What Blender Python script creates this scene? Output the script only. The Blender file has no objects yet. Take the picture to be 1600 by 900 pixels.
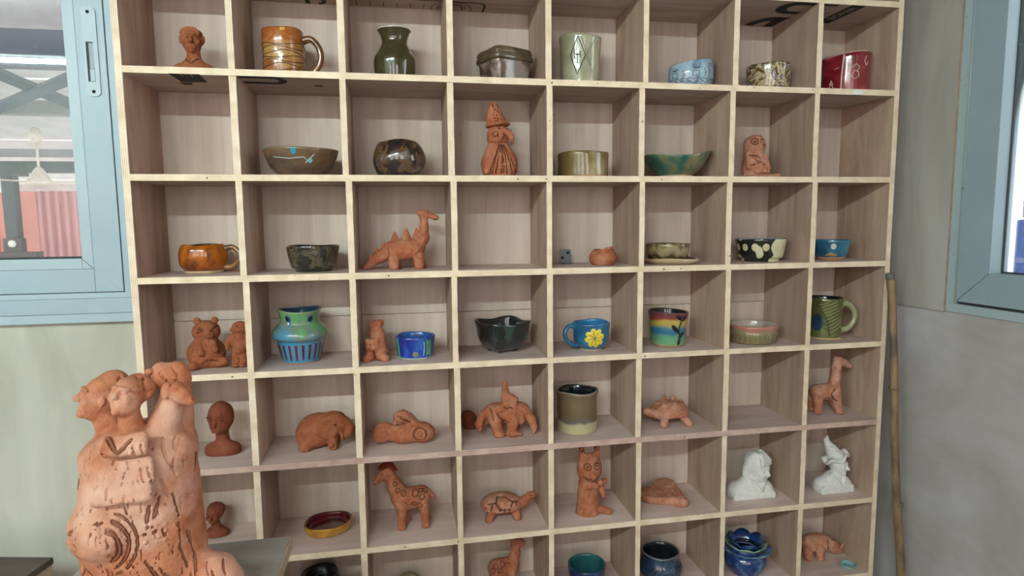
import bpy, bmesh, math, random
import numpy as np
from mathutils import Vector, Matrix, Euler
random.seed(7)
sc = bpy.context.scene
COL = sc.collection
PI = math.pi

# ------------------------------------------------------------------ camera
cam_d = bpy.data.cameras.new('camera'); cam = bpy.data.objects.new('camera', cam_d); COL.objects.link(cam)
cam_d.sensor_fit = 'HORIZONTAL'; cam_d.sensor_width = 36.0
cam_d.lens = 959.8 / 1600 * 36.0
cam_d.clip_start = 0.02
_r = Vector((0.98402, -0.17780, -0.00952)); _u = Vector((0.02804, 0.10194, 0.99440)); _f = Vector((0.17584, 0.97877, -0.10529))
cam.matrix_world = Matrix(((_r.x, _u.x, -_f.x, 0.6120), (_r.y, _u.y, -_f.y, -1.5606), (_r.z, _u.z, -_f.z, 1.3353), (0, 0, 0, 1)))
sc.camera = cam

# ------------------------------------------------------------------ world, daylight, exposure
W = bpy.data.worlds.new('sky'); sc.world = W; W.use_nodes = True
W.node_tree.nodes['Background'].inputs[0].default_value = (1.0, 0.96, 0.94, 1)
W.node_tree.nodes['Background'].inputs[1].default_value = 3.0
def area(name, loc, aim, sx, sy, power, col):
    l = bpy.data.lights.new(name, 'AREA'); l.shape = 'RECTANGLE'; l.size = sx; l.size_y = sy; l.energy = power; l.color = col
    o = bpy.data.objects.new(name, l); COL.objects.link(o); o.location = loc
    o.rotation_euler = (Vector(aim) - Vector(loc)).to_track_quat('-Z', 'Y').to_euler()
    return o
# daylight entering by the three openings behind the camera and by the window in the right wall
for _x in (-1.45, -0.15, 1.15):
    area('daylight', (_x, -3.75, 1.55), (_x, 0, 1.35), 0.30, 1.2, 5, (1.0, 0.74, 0.68))
area('daylight', (2.26, -0.95, 1.68), (1.0, -0.75, 1.3), 1.3, 0.9, 6, (0.92, 0.97, 1.0))
sc.view_settings.view_transform = 'Standard'; sc.view_settings.look = 'None'
sc.view_settings.gamma = 1; sc.view_settings.use_curve_mapping = False
sc.view_settings.exposure = 0.08
TUBE_STRENGTH = 340.0

# ------------------------------------------------------------------ helpers: objects
def S(r, g, b):
    f = lambda c: (c / 255 / 12.92) if c / 255 <= 0.04045 else ((c / 255 + 0.055) / 1.055) ** 2.4
    return (f(r), f(g), f(b), 1.0)
def link(name, me, mat, parent=None, loc=None, smooth=False):
    o = bpy.data.objects.new(name, me); COL.objects.link(o)
    if mat is not None:
        for m in (mat if isinstance(mat, (list, tuple)) else [mat]): me.materials.append(m)
    if parent is not None: o.parent = parent
    if loc is not None: o.location = loc
    if smooth: me.polygons.foreach_set('use_smooth', [True] * len(me.polygons))
    return o
def thing(name, label, cat, loc=(0, 0, 0), rz=0.0, group=None):
    o = bpy.data.objects.new(name, None); COL.objects.link(o); o.empty_display_size = 0.03
    o.location = loc; o.rotation_euler = (0, 0, rz); o['label'] = label; o['category'] = cat
    if group: o['group'] = group
    return o
def tag(o, label, cat, group=None):
    o['label'] = label; o['category'] = cat
    if group: o['group'] = group
    return o
def bm_box(bm, lo, hi, mi=0, bev=0.0, mat=None):
    lo = Vector(lo); hi = Vector(hi); c = (lo + hi) / 2; s = hi - lo
    r = bmesh.ops.create_cube(bm, size=1.0)
    vs = r['verts']
    for v in vs: v.co = Vector((v.co.x * s.x, v.co.y * s.y, v.co.z * s.z)) + c
    fs = set(f for v in vs for f in v.link_faces)
    for f in fs: f.material_index = mi
    if bev > 0:
        es = list(set(e for v in vs for e in v.link_edges))
        rr = bmesh.ops.bevel(bm, geom=es, offset=bev, segments=2, affect='EDGES', profile=0.7)
        vs = list(set(v for f in rr['faces'] for v in f.verts) | set(v for v in vs if v.is_valid))
    if mat is not None: bmesh.ops.transform(bm, matrix=mat, verts=[v for v in vs if v.is_valid])
    return vs
def bm_mesh(bm, name='mesh'):
    me = bpy.data.meshes.new(name); bmesh.ops.recalc_face_normals(bm, faces=bm.faces); bm.to_mesh(me); bm.free(); return me
def box(name, lo, hi, mat, parent=None, bev=0.0):
    """a box whose object origin is its own centre"""
    lo = Vector(lo); hi = Vector(hi); c = (lo + hi) / 2
    bm = bmesh.new(); bm_box(bm, lo - c, hi - c, 0, bev)
    o = link(name, bm_mesh(bm, name), mat, parent, c); return o
def struct(o): o['kind'] = 'structure'; return o
def catmull(pts, n):
    pts = [np.array(p, float) for p in pts]; out = []
    P = [2 * pts[0] - pts[1]] + pts + [2 * pts[-1] - pts[-2]]
    for i in range(1, len(P) - 2):
        for k in range(n):
            t = k / n; a, b, c, d = P[i - 1], P[i], P[i + 1], P[i + 2]
            out.append(0.5 * ((2 * b) + (-a + c) * t + (2 * a - 5 * b + 4 * c - d) * t * t + (-a + 3 * b - 3 * c + d) * t ** 3))
    out.append(pts[-1]); return out
def tube_mesh(pts, radii, n=10, flat=1.0, smooth_n=0, name='tube'):
    """tube along a 3-D path; radii one value or one for each point"""
    if not hasattr(radii, '__len__'): radii = [radii] * len(pts)
    if smooth_n:
        q = catmull([list(p) + [r] for p, r in zip(pts, radii)], smooth_n); pts = [a[:3] for a in q]; radii = [a[3] for a in q]
    pts = [Vector(p) for p in pts]; vs = []; fs = []; up = None
    for i, p in enumerate(pts):
        t = (pts[min(i + 1, len(pts) - 1)] - pts[max(i - 1, 0)]).normalized()
        if up is None:
            up = Vector((0, 0, 1)) if abs(t.z) < 0.9 else Vector((0, 1, 0))
        a = t.cross(up).normalized(); up = a.cross(t).normalized()
        for k in range(n):
            th = 2 * PI * k / n
            vs.append(p + (a * math.cos(th) * flat + up * math.sin(th)) * radii[i])
    for i in range(len(pts) - 1):
        for k in range(n):
            fs.append((i * n + k, i * n + (k + 1) % n, (i + 1) * n + (k + 1) % n, (i + 1) * n + k))
    fs.append(tuple(range(n))[::-1]); fs.append(tuple((len(pts) - 1) * n + k for k in range(n)))
    me = bpy.data.meshes.new(name); me.from_pydata([tuple(v) for v in vs], [], fs); return me
def tube(name, pts, radii, mat, parent=None, n=10, flat=1.0, smooth_n=0):
    return link(name, tube_mesh(pts, radii, n, flat, smooth_n, name), mat, parent, smooth=True)

# ------------------------------------------------------------------ helpers: materials
class N:
    """small node-graph writer"""
    def __init__(s, name):
        s.m = bpy.data.materials.new(name); s.m.use_nodes = True; s.t = s.m.node_tree
        s.b = s.t.nodes['Principled BSDF']; s.out = s.t.nodes['Material Output']
    def n(s, typ, **kw):
        x = s.t.nodes.new(typ)
        for k, v in kw.items():
            if isinstance(k, str) and hasattr(x, k): setattr(x, k, v)
        return x
    def l(s, a, b): s.t.links.new(a, b)
    def coord(s, kind='Object', scale=(1, 1, 1), loc=(0, 0, 0), rnd=False):
        tc = s.n('ShaderNodeTexCoord'); mp = s.n('ShaderNodeMapping')
        mp.inputs['Scale'].default_value = scale; mp.inputs['Location'].default_value = loc
        src = tc.outputs[kind]
        if rnd:
            oi = s.n('ShaderNodeObjectInfo'); va = s.n('ShaderNodeVectorMath'); va.operation = 'ADD'
            mu = s.n('ShaderNodeMath'); mu.operation = 'MULTIPLY'; mu.inputs[1].default_value = 37.0
            s.l(oi.outputs['Random'], mu.inputs[0]); s.l(src, va.inputs[0]); s.l(mu.outputs[0], va.inputs[1]); src = va.outputs[0]
        s.l(src, mp.inputs['Vector']); return mp.outputs[0]
    def noise(s, vec, scale, detail=4, rough=0.55, dist=0.0):
        x = s.n('ShaderNodeTexNoise'); x.inputs['Scale'].default_value = scale; x.inputs['Detail'].default_value = detail
        x.inputs['Roughness'].default_value = rough; x.inputs['Distortion'].default_value = dist; s.l(vec, x.inputs['Vector']); return x.outputs['Fac']
    def ramp(s, fac, stops, interp='LINEAR'):
        x = s.n('ShaderNodeValToRGB'); x.color_ramp.interpolation = interp; e = x.color_ramp.elements
        while len(e) < len(stops): e.new(0.5)
        for i, (p, c) in enumerate(stops): e[i].position = p; e[i].color = c
        s.l(fac, x.inputs['Fac']); return x.outputs['Color']
    def math(s, op, a, b=None, clamp=False):
        x = s.n('ShaderNodeMath'); x.operation = op; x.use_clamp = clamp
        for i, v in enumerate((a, b)):
            if v is None: continue
            if isinstance(v, (int, float)): x.inputs[i].default_value = v
            else: s.l(v, x.inputs[i])
        return x.outputs[0]
    def mix(s, fac, a, b, mode='MIX'):
        x = s.n('ShaderNodeMix'); x.data_type = 'RGBA'; x.blend_type = mode
        for i, v in ((0, fac), (6, a), (7, b)):
            if isinstance(v, (int, float)): x.inputs[i].default_value = v
            elif isinstance(v, (tuple, list)): x.inputs[i].default_value = v
            else: s.l(v, x.inputs[i])
        return x.outputs[2]
    def bump(s, h, strength=0.3, dist=0.01):
        x = s.n('ShaderNodeBump'); x.inputs['Strength'].default_value = strength; x.inputs['Distance'].default_value = dist
        s.l(h, x.inputs['Height']); s.l(x.outputs[0], s.b.inputs['Normal'])
    def fin(s, col=None, rough=0.6, coat=0.0, metal=0.0, spec=None):
        if col is not None:
            if isinstance(col, (tuple, list)): s.b.inputs['Base Color'].default_value = col
            else: s.l(col, s.b.inputs['Base Color'])
        if isinstance(rough, (int, float)): s.b.inputs['Roughness'].default_value = rough
        else: s.l(rough, s.b.inputs['Roughness'])
        s.b.inputs['Coat Weight'].default_value = coat; s.b.inputs['Coat Roughness'].default_value = 0.06
        s.b.inputs['Metallic'].default_value = metal
        if spec is not None: s.b.inputs['Specular IOR Level'].default_value = spec
        return s.m
def plain(name, col, rough=0.55, metal=0.0, coat=0.0, var=0.08, scale=30, bump=0.0):
    g = N(name); v = g.coord(); nz = g.noise(v, scale)
    d = tuple(c * (1 - var * 2.0) for c in col[:3]) + (1,); h = tuple(min(1, c * (1 + var)) for c in col[:3]) + (1,)
    c = g.ramp(nz, [(0.3, d), (0.7, h)])
    if bump: g.bump(nz, bump, 0.002)
    return g.fin(c, rough, coat, metal)
def wood(name, lo, hi, grain=(30, 30, 3), stain=None, rough=0.7):
    """pale plywood veneer: stretched grain, blotches, a different cut on every board"""
    g = N(name); v = g.coord(scale=grain, rnd=True); v2 = g.coord(scale=(4, 4, 1.6), rnd=True); v3 = g.coord(rnd=True)
    a = g.noise(v, 1.0, 6, 0.6, 0.6); b = g.noise(v2, 1.0, 3); f = g.math('ADD', g.math('MULTIPLY', a, 0.6), g.math('MULTIPLY', b, 0.4))
    c = g.ramp(f, [(0.36, lo), (0.62, hi)])
    oi = g.n('ShaderNodeObjectInfo'); tint = g.ramp(oi.outputs['Random'], [(0, (0.86, 0.86, 0.86, 1)), (1, (1.06, 1.04, 1.02, 1))])
    c = g.mix(1.0, c, tint, 'MULTIPLY')
    sp = g.noise(v3, 26, 5, 0.65); spots = g.ramp(sp, [(0.67, (0, 0, 0, 1)), (0.74, (1, 1, 1, 1))])
    c = g.mix(g.math('MULTIPLY', spots, 0.35), c, stain or tuple(x * 0.45 for x in lo[:3]) + (1,))
    g.bump(a, 0.12, 0.002); return g.fin(c, rough, spec=0.3)
def ply_edge(name, axis, c0, c1, c2, layers=5, t=0.0155):
    """sawn plywood edge: thin dark glue lines between pale plies, running along the board"""
    g = N(name); tc = g.n('ShaderNodeTexCoord'); sp = g.n('ShaderNodeSeparateXYZ'); g.l(tc.outputs['Object'], sp.inputs[0])
    nz = g.noise(g.coord(scale=(9, 9, 9), rnd=True), 2.2, 3)
    p = g.math('ADD', g.math('MULTIPLY', sp.outputs['XYZ'.index(axis)], layers / t), g.math('MULTIPLY', nz, 0.5))
    fr = g.math('FRACT', g.math('ADD', p, 0.5)); d = g.math('ABSOLUTE', g.math('SUBTRACT', fr, 0.5))
    line = g.ramp(d, [(0.03, (1, 1, 1, 1)), (0.13, (0, 0, 0, 1))])
    n2 = g.noise(g.coord(scale=(14, 14, 14), rnd=True), 2.0, 4)
    base = g.ramp(n2, [(0.3, c0), (0.7, c1)])
    odd = g.ramp(g.noise(g.coord(scale=(6, 6, 6), rnd=True), 3.0, 2), [(0.42, (0, 0, 0, 1)), (0.60, (1, 1, 1, 1))])
    c = g.mix(g.math('MULTIPLY', line, g.math('ADD', g.math('MULTIPLY', odd, 0.75), 0.12)), base, c2)
    v = g.ramp(g.noise(g.coord(rnd=True), 55, 3), [(0.70, (0, 0, 0, 1)), (0.76, (1, 1, 1, 1))])
    c = g.mix(g.math('MULTIPLY', v, 0.8), c, S(60, 42, 32))
    return g.fin(c, 0.75, spec=0.3)
M = {}
M['ply'] = wood('plywood_face', S(168, 142, 128), S(206, 184, 170))
M['ply_h'] = wood('plywood_shelf_face', S(170, 146, 132), S(206, 186, 174), grain=(3, 30, 30))
M['ply_top'] = wood('plywood_lit_dusty_top', S(200, 174, 167), S(226, 204, 198), grain=(3, 24, 24), stain=S(150, 140, 136))  # dust plus the light on the shelf floors, put into a paler top colour
M['ply_side'] = wood('plywood_divider_face', S(158, 129, 114), S(194, 167, 150), grain=(30, 24, 3.5))
M['ply_back'] = wood('plywood_back_face', S(188, 166, 154), S(216, 199, 189), grain=(26, 26, 2.0))
M['edge_z'] = ply_edge('plywood_edge_shelf', 'Z', S(226, 200, 170), S(244, 224, 200), S(120, 84, 60), 4)
M['edge_x'] = ply_edge('plywood_edge_divider', 'X', S(224, 198, 170), S(242, 222, 200), S(126, 90, 66), 4)
M['edge_pink'] = ply_edge('plywood_edge_pink', 'Z', S(186, 152, 142), S(214, 184, 172), S(124, 88, 78), 3)
M['wall'] = wood('wall_plywood', S(182, 178, 166), S(210, 206, 196), grain=(7, 7, 1.6), stain=S(160, 170, 172))
M['wall_r'] = wood('wall_plywood_grey', S(170, 162, 156), S(200, 196, 194), grain=(9, 9, 1.4), stain=S(180, 186, 190))
M['wall_low'] = wood('wall_plywood_low', S(170, 163, 162), S(200, 196, 200), grain=(3, 3, 5), stain=S(180, 186, 190))
M['ceil'] = plain('ceiling_boards', S(120, 104, 96), 0.85)
M['floor'] = plain('floor_concrete', S(128, 120, 112), 0.8, scale=8, var=0.12)
M['paint'] = plain('frame_paint_blue_grey', S(160, 179, 192), 0.42, var=0.03, scale=6)
def chipped():
    g = N('frame_paint_chipped'); v = g.coord(); a = g.noise(g.coord(scale=(1, 1, .6)), 120, 3, .6); b = g.noise(v, 9, 2)
    k = g.math('MULTIPLY', g.ramp(a, [(.66, (0, 0, 0, 1)), (.70, (1, 1, 1, 1))]), g.ramp(b, [(.45, (0, 0, 0, 1)), (.60, (1, 1, 1, 1))]))
    return g.fin(g.mix(k, S(176, 194, 202), S(96, 74, 60)), .45)
M['paint_c'] = chipped()
M['paint2'] = plain('frame_bead_blue_grey', S(170, 187, 198), 0.4, var=0.03, scale=6)
M['paint_d'] = plain('gasket_dark', S(58, 62, 66), 0.7)
M['black'] = plain('stamp_ink_black', S(24, 22, 24), 0.7, var=0.2, scale=80)
M['wood_dark'] = wood('table_edge_wood', S(150, 124, 100), S(188, 164, 140), grain=(12, 4, 20))
M['steel'] = plain('screw_steel_dark', S(50, 54, 58), 0.35, 0.9)
M['zinc'] = plain('zinc_grey', S(112, 116, 122), 0.45, 0.7)
M['white_plastic'] = plain('white_plastic', S(236, 234, 230), 0.4)
def glass_mat():
    g = N('window_glass'); t = g.n('ShaderNodeBsdfTransparent'); gl = g.n('ShaderNodeBsdfGlossy'); gl.inputs['Roughness'].default_value = 0.015
    fr = g.n('ShaderNodeFresnel'); fr.inputs['IOR'].default_value = 1.5; mx = g.n('ShaderNodeMixShader')
    nz = g.noise(g.coord(), 90, 2, 0.7); dust = g.ramp(nz, [(0.68, (0, 0, 0, 1)), (0.76, (1, 1, 1, 1))])
    df = g.n('ShaderNodeBsdfDiffuse'); df.inputs['Color'].default_value = (0.8, 0.85, 0.9, 1); m2 = g.n('ShaderNodeMixShader')
    t.inputs['Color'].default_value = (0.93, 0.96, 0.97, 1)
    g.l(g.math('MULTIPLY', fr.outputs[0], 1.6, True), mx.inputs[0]); g.l(t.outputs[0], mx.inputs[1]); g.l(gl.outputs[0], mx.inputs[2])
    g.l(g.math('ADD', g.math('MULTIPLY', dust, 0.30), 0.03), m2.inputs[0]); g.l(mx.outputs[0], m2.inputs[1]); g.l(df.outputs[0], m2.inputs[2])
    g.l(m2.outputs[0], g.out.inputs['Surface']); return g.m
M['glass'] = glass_mat()

# ------------------------------------------------------------------ room shell
YB = 0.224            # face of the back wall
XR = 2.104            # face of the right wall
XL, YF, ZC = -2.6, -3.6, 2.72
WX0, WX1, WZ0, WZ1 = -1.60, -0.128, 1.165, 2.32      # hole in the back wall
RY0, RY1, RZ0, RZ1 = -1.60, -0.105, 1.080, 2.30      # hole in the right wall
struct(box('floor', (XL - .1, YF - .1, -0.06), (XR + .1, YB + .1, 0), M['floor']))
struct(box('ceiling', (XL - .1, YF - .1, ZC), (XR + .1, YB + .1, ZC + .06), M['ceil']))
def multi(name, boxes, mat):
    bm = bmesh.new()
    for lo, hi in boxes: bm_box(bm, lo, hi)
    return struct(link(name, bm_mesh(bm, name), mat))
multi('wall_back', [((XL, YB, 0), (XR + .1, YB + .08, WZ0)), ((XL, YB, WZ1), (XR + .1, YB + .08, ZC)),
                    ((XL, YB, WZ0), (WX0, YB + .08, WZ1)), ((WX1, YB, WZ0), (XR + .1, YB + .08, WZ1))], M['wall'])
wr = multi('wall_right', [((XR, YF, 0), (XR + .08, YB, RZ0)), ((XR, YF, RZ1), (XR + .08, YB, ZC)),
                     ((XR, YF, RZ0), (XR + .08, RY0, RZ1)), ((XR, RY1, RZ0), (XR + .08, YB, RZ1))], M['wall_low'])
pn = box('panel', (XR - .007, RY1 + .002, RZ0 - .002), (XR, YB - .001, ZC - .002), [M['wall_r']], wr); pn['label'] = 'upper plywood sheet with a visible sawn edge'
box('panel_edge', (XR - .0074, RY1, RZ0 - .002), (XR, RY1 + .002, ZC - .002), M['wood_dark'], wr)
struct(box('wall_left', (XL - .08, YF, 0), (XL, YB, ZC), M['wall']))
HX = [(-1.9, -1.0), (-0.6, 0.3), (0.7, 1.6)]
bx = [((XL, YF - .08, 0), (XR, YF, 0.9)), ((XL, YF - .08, 2.2), (XR, YF, ZC))]
xs_ = [XL] + [v for h in HX for v in h] + [XR]
for i in range(0, len(xs_), 2): bx.append(((xs_[i], YF - .08, 0.9), (xs_[i + 1], YF, 2.2)))
multi('wall_front', bx, M['wall'])
for i, (a, b) in enumerate(HX):
    bm = bmesh.new()
    for lo, hi in [((a, YF - .06, .9), (a + .04, YF + .01, 2.2)), ((b - .04, YF - .06, .9), (b, YF + .01, 2.2)), ((a, YF - .06, .9), (b, YF + .01, .94)),
                   ((a, YF - .06, 2.16), (b, YF + .01, 2.2)), (((a + b) / 2 - .025, YF - .05, .94), ((a + b) / 2 + .025, YF, 2.16))]: bm_box(bm, lo, hi)
    struct(link('window_%d' % (i + 3), bm_mesh(bm), M['paint']))

# left window in the back wall
w1 = thing('window_1', 'pale blue-grey framed window with a sliding latch left of the shelves', 'window'); del w1['category']; struct(w1)
yf = 0.196
bm = bmesh.new()
for lo, hi in [((WX0 - .05, yf, 1.111), (-0.080, YB + .05, 1.150)), ((WX0 - .05, yf, 2.28), (-0.080, YB + .05, 2.34)), ((WX0 - .05, yf, 1.1502), (WX0 + .03, YB + .05, 2.2798)), ((-0.104, yf, 1.1502), (-0.080, YB + .05, 2.2798))]:
    bm_box(bm, lo, hi, 0, .002)
link('outer_frame', bm_mesh(bm), M['paint'], w1)
box('sill_trim', (WX0 - .06, yf + .006, 1.086), (-0.088, YB, 1.1105), M['paint2'], w1, .002)
box('frame_channel', (WX0, yf + .004, 1.1505), (-0.1045, YB + .03, 1.1645), M['paint2'], w1, .001)
box('gasket', (WX0, yf + .008, 1.1647), (-0.1045, YB + .03, 1.1665), M['paint_d'], w1)
box('channel_lip', (-0.0795, yf + .004, 1.09), (-0.0725, YB, 2.34), M['paint2'], w1, .001)
box('channel_lip', (-0.0715, yf + .010, 1.09), (-0.0655, YB, 2.34), M['paint2'], w1, .001)
box('channel_gap', (-0.0800, yf + .016, 1.09), (-0.0600, YB, 2.34), M['paint_d'], w1)
sash = bpy.data.objects.new('sash', None); COL.objects.link(sash); sash.parent = w1
ys = yf - .003
box('stile', (-0.1715, ys, 1.167), (-0.1055, ys + .04, 2.28), M['paint'], sash, .002)
box('rail', (WX0 + .03, ys, 1.167), (-0.1720, ys + .04, 1.227), M['paint'], sash, .002)
box('glazing_bead', (-0.1985, ys + .001, 1.2275), (-0.1722, ys + .03, 2.28), M['paint2'], sash, .0015)
box('glazing_bead', (WX0 + .03, ys + .001, 1.2275), (-0.1990, ys + .03, 1.2545), M['paint2'], sash, .0015)
box('gasket', (WX0 + .03, ys + .006, 1.2546), (-0.1990, ys + .02, 1.2600), M['paint_d'], sash)
mit = tube('joint', [(-.1718, ys - .0002, 1.2272), (-.1995, ys + .0006, 1.2548)], .0006, M['paint_d'], sash, 5)
tube('joint', [(-.1100, ys - .0002, 1.170), (-.1712, ys - .0002, 1.2262)], .0004, M['paint2'], sash, 5)
box('pane', (WX0 + .02, ys + .014, 1.25), (-0.196, ys + .018, 2.30), M['glass'], sash)
lat = bpy.data.objects.new('latch', None); COL.objects.link(lat); lat.parent = w1
def rounded_plate(x0, x1, z0, z1, y0, y1, r, hole=None, n=6):
    """upright plate with round corners, optional rectangular slot"""
    bm = bmesh.new(); pts = []
    for cx, cz, a0 in ((x1 - r, z1 - r, 0), (x0 + r, z1 - r, PI / 2), (x0 + r, z0 + r, PI), (x1 - r, z0 + r, 1.5 * PI)):
        for k in range(n + 1): a = a0 + PI / 2 * k / n; pts.append((cx + r * math.cos(a), cz + r * math.sin(a)))
    o = [bm.verts.new((x, y0, z)) for x, z in pts]
    if hole:
        hx0, hx1, hz0, hz1 = hole; hc = [(hx1, hz1), (hx0, hz1), (hx0, hz0), (hx1, hz0)]
        h = [bm.verts.new((x, y0, z)) for x, z in hc]; m = n + 1
        for q in range(4):
            for k in range(n): bm.faces.new((o[q * m + k], o[q * m + k + 1], h[q]))
            bm.faces.new((o[q * m + n], o[((q + 1) * m) % (4 * m)], h[(q + 1) % 4], h[q]))
    else: bm.faces.new(o)
    g = bmesh.ops.extrude_face_region(bm, geom=list(bm.faces))
    for v in [e for e in g['geom'] if isinstance(e, bmesh.types.BMVert)]: v.co.y = y1
    return bm_mesh(bm)
link('plate', rounded_plate(-.1535, -.1215, 1.662, 1.880, ys - .0035, ys, .012, (-.1480, -.1315, 1.698, 1.795)), M['paint2'], lat)
box('slot', (-.1478, ys - .0012, 1.699), (-.1317, ys - .0004, 1.794), M['paint_d'], lat)
box('slider', (-.1425, ys - .0042, 1.699), (-.1320, ys - .0013, 1.729), M['paint'], lat, .0008)
box('slot_lining', (-.1420, ys - .0022, 1.730), (-.1320, ys - .0011, 1.792), M['zinc'], lat)
for zz in (1.867, 1.674):
    s_ = tube('screw', [(-.1385 if zz > 1.7 else -.1375, ys - .0037, zz), (-.1385 if zz > 1.7 else -.1375, ys - .0052, zz)], [.0042, .0034], M['steel'], lat, 14)
    for a in (0.5, 0.5 + PI / 2):
        c = s_.data.vertices[0].co
        tube('screw_slot', [(-.1380 - .002 * math.cos(a), ys - .0054, zz - .002 * math.sin(a)), (-.1380 + .002 * math.cos(a), ys - .0054, zz + .002 * math.sin(a))], .0005, M['black'], lat, 5)

# right window in the side wall
w2 = thing('window_2', 'pale blue-grey window set in the grey plywood wall on the right', 'window'); del w2['category']; struct(w2)
bm = bmesh.new()
for lo, hi in [((XR - .005, RY0, RZ0), (XR + .06, RY1 - .001, 1.104)), ((XR - .005, RY0, 2.27), (XR + .06, RY1 - .001, RZ1)),
               ((XR - .005, RY0, 1.1042), (XR + .06, RY0 + .03, 2.2698)), ((XR - .005, RY1 - .030, 1.1042), (XR + .06, RY1 - .001, 2.2698))]: bm_box(bm, lo, hi, 0, .0015)
link('outer_frame', bm_mesh(bm), M['paint_c'], w2)
tube('bead', [(XR - .006, RY1 - .033, 1.106), (XR - .006, RY1 - .033, 2.27)], .0028, M['paint_c'], w2, 8)
box('gap', (XR - .002, RY0 + .03, 1.1045), (XR + .05, RY1 - .038, 1.1115), M['paint_d'], w2)
bm = bmesh.new()
for lo, hi in [((XR - .010, RY1 - .128, 1.112), (XR + .045, RY1 - .037, 2.26)), ((XR - .010, RY0 + .03, 1.112), (XR + .045, RY1 - .128, 1.195)), ((XR - .010, RY0 + .03, 2.19), (XR + .045, RY1 - .128, 2.26)), ((XR - .010, RY0 + .03, 1.195), (XR + .045, RY0 + .12, 2.19))]: bm_box(bm, lo, hi, 0, .0015)
link('sash', bm_mesh(bm), M['paint'], w2)
tube('joint', [(XR - .0102, RY1 - .040, 1.114), (XR - .0102, RY1 - .127, 1.194)], .0007, M['paint_d'], w2, 5)
box('gasket', (XR + .024, RY1 - .1308, 1.199), (XR + .030, RY1 - .1282, 2.19), M['paint_d'], w2)
box('gasket', (XR + .024, RY0 + .12, 1.1952), (XR + .030, RY1 - .1282, 1.1990), M['paint_d'], w2)
box('pane', (XR + .026, RY0 + .10, 1.19), (XR + .029, RY1 - .120, 2.20), M['glass'], w2)

# fluorescent tubes hung in a row across the room
def tube_lamp(x, label):
    g = N('lamp_glow'); g.b.inputs['Emission Color'].default_value = (0.79, 1.0, 0.96, 1); g.b.inputs['Emission Strength'].default_value = TUBE_STRENGTH; g.fin((0.9, 0.95, 0.93, 1), 0.4)
    t = thing('fluorescent_lamp', label, 'lamp', (x, -2.75, 2.44), group='tube lamps in a row')
    tube('glass_tube', [(-.58, 0, 0), (.58, 0, 0)], .014, g.m, t, 16)
    box('housing', (-.62, -.03, .03), (.62, .03, .075), M['white_plastic'], t, .004)
    for s in (-1, 1):
        box('lamp_holder', (s * .60 - .012, -.014, -.018), (s * .60 + .012, .014, .03), M['white_plastic'], t, .003)
        tube('hanger', [(s * .45, 0, .075), (s * .45, 0, ZC - 2.44)], .002, M['zinc'], t, 6)
tube_lamp(-0.25, 'bright fluorescent tube hung in the middle of the room')
tube_lamp(-1.75, 'bright fluorescent tube hung nearer the left wall')

# ------------------------------------------------------------------ the cubbyhole shelf
T = 0.0155; DEP = 0.211
ZS = [1.9356, 1.6967, 1.4554, 1.2160, 0.9789, 0.7423, 0.5003, 0.2600, 0.0165]
XW = 2.0
DX = {1: [.237, .486, .744, .992, 1.251, 1.506, 1.752], 2: [.237, .485, .742, .994, 1.243, 1.500, 1.753], 3: [.2385, .491, .746, .993, 1.246, 1.498, 1.757],
      4: [.243, .4915, .743, .994, 1.244, 1.501, 1.753], 5: [.2425, .493, .746, .995, 1.243, 1.502, 1.753], 6: [.2425, .4955, .747, .996, 1.246, 1.504, 1.755],
      7: [.2425, .4955, .747, .996, 1.246, 1.504, 1.755], 8: [.2425, .4955, .747, .996, 1.246, 1.504, 1.755]}
shelf = thing('cubbyhole_shelf', 'tall open plywood shelf of square cubbyholes filled with student pottery', 'shelf')
def board(name, lo, hi, face, edge, parent, long_axis):
    """plywood board: veneer faces, sawn plies at the front, slightly uneven front edge"""
    lo = Vector(lo); hi = Vector(hi); c = (lo + hi) / 2; h = (hi - lo) / 2
    bm = bmesh.new(); n = 14; rnd = random.Random(name + str(tuple(c)))
    ax = 'XYZ'.index(long_axis); rows = []
    for i in range(n + 1):
        p = -1 + 2 * i / n; ring = []
        jy = rnd.uniform(-.0006, .0006); jt = rnd.uniform(-.0003, .0003)
        for sy, st in ((-1, -1), (1, -1), (1, 1), (-1, 1)):
            v = [0, 0, 0]; v[ax] = p * h[ax]; v[1] = sy * h.y + (jy if sy < 0 else 0)
            o = 0 if ax == 2 else 2; v[o] = st * h[o] + (jt * st if sy < 0 else 0); ring.append(bm.verts.new(v))
        rows.append(ring)
    for i in range(n):
        for k in range(4):
            f = bm.faces.new((rows[i][k], rows[i][(k + 1) % 4], rows[i + 1][(k + 1) % 4], rows[i + 1][k]))
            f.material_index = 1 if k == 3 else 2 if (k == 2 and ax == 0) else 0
    bm.faces.new(rows[0]).material_index = 0; bm.faces.new(rows[-1][::-1]).material_index = 0
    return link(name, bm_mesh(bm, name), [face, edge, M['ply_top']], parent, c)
sd = board('side_panel', (-T / 2 - .003, 0, 0), (T / 2 - .003, DEP, 2.19), M['ply_side'], M['edge_x'], shelf, 'Z')
board('side_panel', (XW - T / 2 + .002, 0, 0), (XW + T / 2 + .002, DEP, 2.19), M['ply_side'], M['edge_x'], shelf, 'Z')
SHELF = []
for i, z in enumerate([2.19] + ZS):
    SHELF.append(board('shelf_board', (T / 2 - .003, -.0012, z - T), (XW - T / 2 + .002, DEP - .001, z), M['ply_h'], M['edge_pink'] if i == 6 else M['edge_z'], shelf, 'X'))
SHELF = SHELF[1:]
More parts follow.
